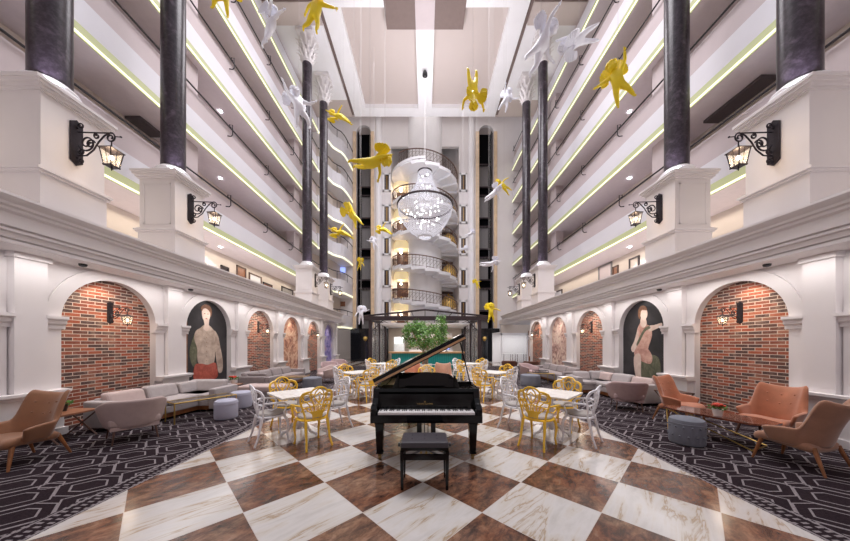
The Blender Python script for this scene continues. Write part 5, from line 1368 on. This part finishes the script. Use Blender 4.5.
def barrel_chair(mat):
    root = thing('barrel_armchair', 'x', 'armchair')
    shell(root, 0.38, 0.66, 0.23, lambda t: 0.70-0.16*max(0, (t-0.45))/0.55, 0.12, 0.07, mat, 'shell', 1.10)
    m = MB(); m.box(-0.30, 0.30, -0.25, 0.34, 0.26, 0.40); m.build('seat_cushion', mat, root, bevel=0.045, seg=3)
    m = MB(); m.box(-0.28, 0.28, -0.24, 0.30, 0.21, 0.27); m.build('seat_base', mat, root)
    for (x, y, o1, o2) in ((-0.25, 0.26, -0.03, 0.05), (0.25, 0.26, 0.03, 0.05), (-0.23, -0.20, -0.03, -0.06), (0.23, -0.20, 0.03, -0.06)):
        m = MB(); m.tube([(x, y, 0.24), (x+o1, y+o2, 0.0)], [0.016, 0.010], 8); m.build('leg', 'wood_dark', root)
    return root
def setloc(o, x, y, dx, dy, label, group=None, z=0.004):
    o.location = (x, y, z); o.rotation_euler = (0, 0, face(dx, dy)); o['label'] = label
    if group: o['group'] = group
    return o
setloc(wing_chair('leather_brown'), -5.46, 3.70, 0.0, -1.0, 'brown leather winged armchair at the left edge beside the crossed-leg table', 'winged armchairs')
setloc(wing_chair('velvet_orange', 'wood_leg'), 5.2, 5.62, 0.36, -0.93, 'orange winged armchair beyond the slate pouf, seat toward the right wall', 'winged armchairs')
setloc(wing_chair('velvet_orange', 'wood_dark'), 5.72, 4.52, -0.97, -0.26, 'orange winged armchair before the right brick arch, facing the camera', 'winged armchairs')
setloc(wing_chair('velvet_tan', 'wood_leg'), 4.95, 3.60, -0.2, 0.98, 'tan winged armchair nearest the right edge, turned away from the camera', 'winged armchairs')
setloc(barrel_chair('fabric_blush'), -4.92, 4.62, -0.80, 0.60, 'cream low barrel armchair seen from behind by the left gold coffee table', 'barrel armchairs')
setloc(barrel_chair('fabric_mauve'), 4.93, 6.68, 0.42, 0.9, 'mauve low barrel armchair seen from behind in front of the right sofa', 'barrel armchairs')
setloc(barrel_chair('fabric_blush'), -4.0, 11.2, -0.6, -0.5, 'blush barrel armchair beyond the second left sofa', 'barrel armchairs')
setloc(barrel_chair('fabric_mauve'), 4.65, 12.3, 0.5, -0.7, 'mauve barrel armchair beyond the second right sofa', 'barrel armchairs')
setloc(barrel_chair('fabric_mauve'), -4.75, 13.6, 0.3, -0.8, 'mauve barrel armchair, nearer of two far along the left arcade', 'barrel armchairs')
setloc(barrel_chair('fabric_mauve'), -4.9, 15.6, 0.5, -0.8, 'mauve barrel armchair, farther of two along the left arcade', 'barrel armchairs')
setloc(barrel_chair('brown_leather'), 4.5, 14.6, 0.3, 0.8, 'dark brown armchair, left of two by the bright shopfront', 'brown armchairs')
setloc(barrel_chair('brown_leather'), 5.5, 14.2, 0.3, 0.8, 'dark brown armchair, right of two by the bright shopfront', 'brown armchairs')
setloc(wing_chair('velvet_orange'), -0.40, 9.8, 0.2, -1, 'orange armchair behind the piano, half hidden by its lid', 'armchairs behind the piano', 0)
setloc(wing_chair('velvet_tan'), 0.60, 9.6, -0.2, -1, 'tan and cream armchair behind the piano, right of the orange one', 'armchairs behind the piano', 0)

# ------------------------------------------------------------------ poufs
def pouf(mat, r, h, x, y, label, cat='pouf', tuft=False, group='round poufs'):
    root = thing('pouf', label, cat, (x, y, 0.004), 0, group)
    m = MB(); m.lathe([(r-0.03, 0.0), (r-0.005, 0.02), (r, 0.06), (r, h-0.06), (r-0.012, h-0.02), (r-0.05, h), (0, h+0.006)], 36); m.build('body', mat, root, smooth=True)
    m = MB(); m.tube([(r*1.003*math.cos(2*PI*k/36), r*1.003*math.sin(2*PI*k/36), h-0.075) for k in range(36)], 0.006, 5, closed=True); m.build('piping', mat, root, smooth=True)
    if tuft:
        for k in range(14):
            a = 2*PI*k/14
            for z in (0.15, 0.29): MB().ball(((r+0.002)*math.cos(a+(0.2 if z > 0.2 else 0)), (r+0.002)*math.sin(a+(0.2 if z > 0.2 else 0)), z), 0.014, 8, 5).build('button', mat, root)
    return root
pouf('pouf_lavender', 0.215, 0.40, -4.25, 5.85, 'lavender round pouf, nearer of the pair by the left coffee table')
pouf('pouf_lavender', 0.235, 0.40, -4.60, 6.85, 'lavender round pouf, farther of the pair by the left coffee table')
pouf('pouf_slate', 0.225, 0.41, 4.19, 4.38, 'slate blue tufted round pouf beside the red marble table', tuft=True)
pouf('pouf_slate', 0.32, 0.42, -3.95, 9.6, 'dark slate round pouf far along the left carpet')
pouf('pouf_slate', 0.36, 0.42, 4.0, 10.4, 'dark slate round pouf far along the right carpet')

# ------------------------------------------------------------------ sofas
def sectional(name_label, pts, depth, mat, group=None, top=0.66, ncush=None, arm_ends=(True, True), base='wood_leg', side=1, throw=None):
    """pts: polyline of the back line (world); the seat lies on the `side` hand of it"""
    root = thing('sectional_sofa', name_label, 'sofa', (pts[0][0], pts[0][1], 0.004), 0, group)
    o = Vector(pts[0]); loc = [Vector(p)-o for p in pts]; k = 0
    for i in range(len(loc)-1):
        a, b = loc[i], loc[i+1]; d = (b-a); Ls = d.length; d.normalize(); nrm = Vector((-d.y, d.x))*side
        Rz = math.atan2(d.y, d.x)
        def cb(u0, u1, v0, v1, z0, z1, bev, nm, mt, tilt=0.0):
            m = MB(); pp = [(u0, v0), (u1, v0), (u1, v1), (u0, v1)]
            W = []
            for z in (z0, z1):
                for (u, v) in pp:
                    vv = v-(tilt*(z-z0) if z > z0 else 0)
                    q = a+d*u+nrm*vv; W.append((q.x, q.y, z))
            m.add(W, [(0, 3, 2, 1), (4, 5, 6, 7), (0, 1, 5, 4), (1, 2, 6, 5), (2, 3, 7, 6), (3, 0, 4, 7)])
            return m.build(nm, mt, root, bevel=bev, seg=3, smooth=False)
        e0 = 0.0; e1 = Ls+(0 if i == len(loc)-2 else 0.0)
        cb(e0, e1, 0.02, depth-0.03, 0.05, 0.14, 0.006, 'base', base)
        cb(e0, e1, 0.0, depth, 0.14, 0.28, 0.02, 'seat_frame', mat)
        cb(e0, e1, -0.02, 0.14, 0.14, top-0.10, 0.03, 'back_frame', mat)
        n = max(1, round(Ls/0.72)); n0 = n
        for j in range(n):
            u0, u1 = Ls*j/n+0.01, Ls*(j+1)/n-0.01
            if u1 <= u0: continue
            cb(u0, u1, 0.13, depth+0.01, 0.28, 0.41, 0.04, 'seat_cushion', mat)
            cb(u0+0.01, u1-0.01, 0.13+0.02, 0.33, 0.40, top+(0.02 if (j+i) % 2 else 0), 0.055, 'back_cushion', mat if not (throw and (i, j) in throw) else 'fabric_blush', tilt=0.35)
        if i == 0 and arm_ends[0]: cb(-0.16, 0.0, 0, depth, 0.06, 0.54, 0.03, 'arm', mat)
        if i == len(loc)-2 and arm_ends[1]: cb(Ls, Ls+0.16, 0, depth, 0.06, 0.54, 0.03, 'arm', mat)
    return root
sectional('long grey angled sectional sofa before the nearest left brick arch', [(-6.20, 5.12), (-5.98, 7.15), (-5.05, 7.15)], 0.78, 'fabric_grey', side=-1, throw={(0, 0)}, group='grey sectional sofas')
sectional('second grey sectional sofa along the left arcade, past the first', [(-5.02, 8.55), (-5.85, 8.55), (-5.85, 11.4)], 0.8, 'fabric_greydark', side=-1, group='grey sectional sofas')
sectional('grey angled sectional sofa with cushions beside the right mural', [(6.22, 7.15), (6.05, 9.35), (4.95, 9.35)], 0.78, 'fabric_grey', side=1, throw={(0, 0), (0, 2)}, group='grey sectional sofas')
sectional('grey sectional sofa farther along the right arcade', [(5.95, 10.3), (5.95, 13.2)], 0.8, 'fabric_greydark', side=1, group='grey sectional sofas')
# chaise piece beyond the left poufs
root = thing('chaise_seat', 'low cream chaise seat behind the lavender poufs', 'chaise', (-4.62, 7.95, 0.004))
m = MB(); m.box(-0.65, 0.65, -0.3, 0.3, 0.22, 0.40); m.build('seat_cushion', 'fabric_blush', root, bevel=0.05, seg=3); m = MB(); m.box(-0.6, 0.6, -0.26, 0.26, 0.0, 0.22); m.build('base', 'fabric_greydark', root)

# ------------------------------------------------------------------ coffee tables
def frame_table(x, y, rz, lx, ly, h, label, topmat):
    root = thing('coffee_table', label, 'table', (x, y, 0.004), rz)
    m = MB(); m.box(-lx, lx, -ly, ly, h-0.02, h); m.build('table_top', topmat, root)
    m = MB(); m.tube([(-lx, -ly, h-0.012), (lx, -ly, h-0.012), (lx, ly, h-0.012), (-lx, ly, h-0.012)], 0.013, 6, closed=True); m.build('rim', 'gold', root)
    for (a, b) in ((-1, -1), (1, -1), (1, 1), (-1, 1)):
        m = MB(); m.tube([(a*lx, b*ly, h-0.012), (a*lx, b*ly, 0)], 0.013, 6); m.build('leg', 'gold', root)
    return root
frame_table(-4.84, 5.97, math.atan2(1.1, 0.60), 0.56, 0.21, 0.42, 'gold framed coffee table with a smoked glass top by the left sofa', 'table_glass')
root = thing('marble_coffee_table', 'long dark red marble coffee table on slanted gold rods', 'table', (4.86, 4.62, 0.004), math.atan2(-1.0, 0.42))
m = MB(); m.prism([(-0.66, -0.10), (-0.45, -0.26), (0.50, -0.30), (0.70, -0.12), (0.70, 0.16), (0.45, 0.30), (-0.45, 0.26), (-0.66, 0.10)], 0.39, 0.42, 'z'); m.build('table_top', 'marble_red', root, bevel=0.004)
for s in (-1, 1):
    m = MB(); m.tube([(-0.60, s*0.10, 0.385), (0.52, s*0.25, 0.012)], 0.011, 6); m.build('leg', 'gold', root)
    m = MB(); m.tube([(-0.60, s*0.10, 0.385), (-0.50, s*0.25, 0.012)], 0.011, 6); m.build('leg', 'gold', root)
m = MB(); m.tube([(0.52, -0.25, 0.012), (0.52, 0.25, 0.012)], 0.011, 6); m.tube([(-0.50, -0.25, 0.012), (-0.50, 0.25, 0.012)], 0.011, 6); m.build('floor_rod', 'gold', root)
def cross_table(x, y, rz, label, h=0.45, r=0.28, mat='wood_walnut'):
    root = thing('side_table', label, 'side table', (x, y, 0.004), rz)
    m = MB(); m.box(-r, r, -r, r, h-0.03, h); m.build('table_top', mat, root, bevel=0.006)
    for s in (-1, 1):
        for a in (-1, 1):
            m = MB(); m.tube([(s*r*0.9, a*r*0.95, h-0.03), (s*r*0.9, -a*r*0.95, 0.0)], 0.013, 6); m.build('leg', 'wood_dark', root)
    return root
cross_table(-6.02, 4.55, PI/2, 'walnut side table on crossed dark legs behind the brown armchair', 0.46)
cross_table(-5.5, 7.85, 0, 'small wooden side table holding red flowers past the left sofa', 0.44, 0.17)
cross_table(5.95, 6.55, 0, 'dark side table between the orange armchair and the right sofa', 0.45, 0.26, 'wood_dark')
root = thing('box_table', 'white open box side table at the end of the right sofa', 'side table', (4.55, 8.9, 0.004))
m = MB(); m.box(-0.16, 0.16, -0.2, 0.2, 0, 0.05); m.box(-0.16, -0.12, -0.2, 0.2, 0.05, 0.5); m.box(0.12, 0.16, -0.2, 0.2, 0.05, 0.5); m.box(-0.16, 0.16, -0.2, 0.2, 0.47, 0.51); m.build('casing', 'plaster_white', root); m = MB(); m.box(-0.12, 0.12, 0.12, 0.2, 0.05, 0.47); m.build('back_panel', 'parapet_mauve', root)
root = thing('serving_tray', 'small black wire tray on the far right sofa table', 'tray', (4.6, 10.9, 0.44))
m = MB(); m.box(-0.25, 0.25, -0.15, 0.15, 0, 0.02); m.build('base', 'ebony', root); m = MB(); m.tube([(-0.25, -0.15, 0.09), (0.25, -0.15, 0.09), (0.25, 0.15, 0.09), (-0.25, 0.15, 0.09)], 0.01, 5, closed=True)
for a in (-1, 1):
    for b in (-1, 1): m.tube([(a*0.25, b*0.15, 0.0), (a*0.25, b*0.15, 0.09)], 0.008, 5)
m.build('rail', 'ebony', root)
frame_table(4.6, 10.9, 0, 0.42, 0.28, 0.435, 'low coffee table carrying the black wire tray on the right', 'wood_dark')
for i, (x, y) in enumerate(((-4.7, 9.9), )):
    frame_table(x, y, 0, 0.40, 0.25, 0.42, 'dark low coffee table inside the second left sofa', 'wood_dark')

# ------------------------------------------------------------------ flower pots
def flower_pot(x, y, z, label, red=True, sc=1.0):
    root = thing('flower_pot', label, 'flower pot', (x, y, z))
    m = MB(); m.lathe([(0.05*sc, 0), (0.07*sc, 0.10*sc), (0.075*sc, 0.11*sc), (0.066*sc, 0.11*sc), (0.06*sc, 0.09*sc), (0, 0.09*sc)], 20); m.build('pot', 'pot_white' if red else 'ebony', root, smooth=True)
    rn = random.Random(int(x*100)); m = MB()
    for k in range(60):
        a = rn.uniform(0, 2*PI); r = rn.uniform(0, 0.09)*sc; p = Vector((r*math.cos(a), r*math.sin(a), (0.10+rn.uniform(0, 0.06))*sc)); u = Vector((math.cos(a), math.sin(a), rn.uniform(0, 1))).normalized(); w = u.orthogonal().normalized(); L = 0.05*sc
        m.add([p, p+u*L*0.5+w*L*0.3, p+u*L, p+u*L*0.5-w*L*0.3], [(0, 1, 2, 3)])
    m.build('leaves', 'leaf_green', root)
    if red:
        for k in range(9):
            a = 2*PI*k/9; r = 0.07*sc*(0.3+0.7*(k % 3)/2); MB().ball((r*math.cos(a), r*math.sin(a), (0.17+0.02*(k % 2))*sc), 0.026*sc, 7, 5, (1.2, 1.2, 0.7)).build('blossom', 'petal_red', root)
flower_pot(4.76, 4.45, 0.424, 'white pot of red flowers on the dark red marble table')
flower_pot(-5.5, 7.85, 0.444, 'white pot of red flowers on the small table past the left sofa', sc=1.1)
flower_pot(-6.1, 4.60, 0.464, 'small dark pot of green leaves on the crossed-leg table', red=False)
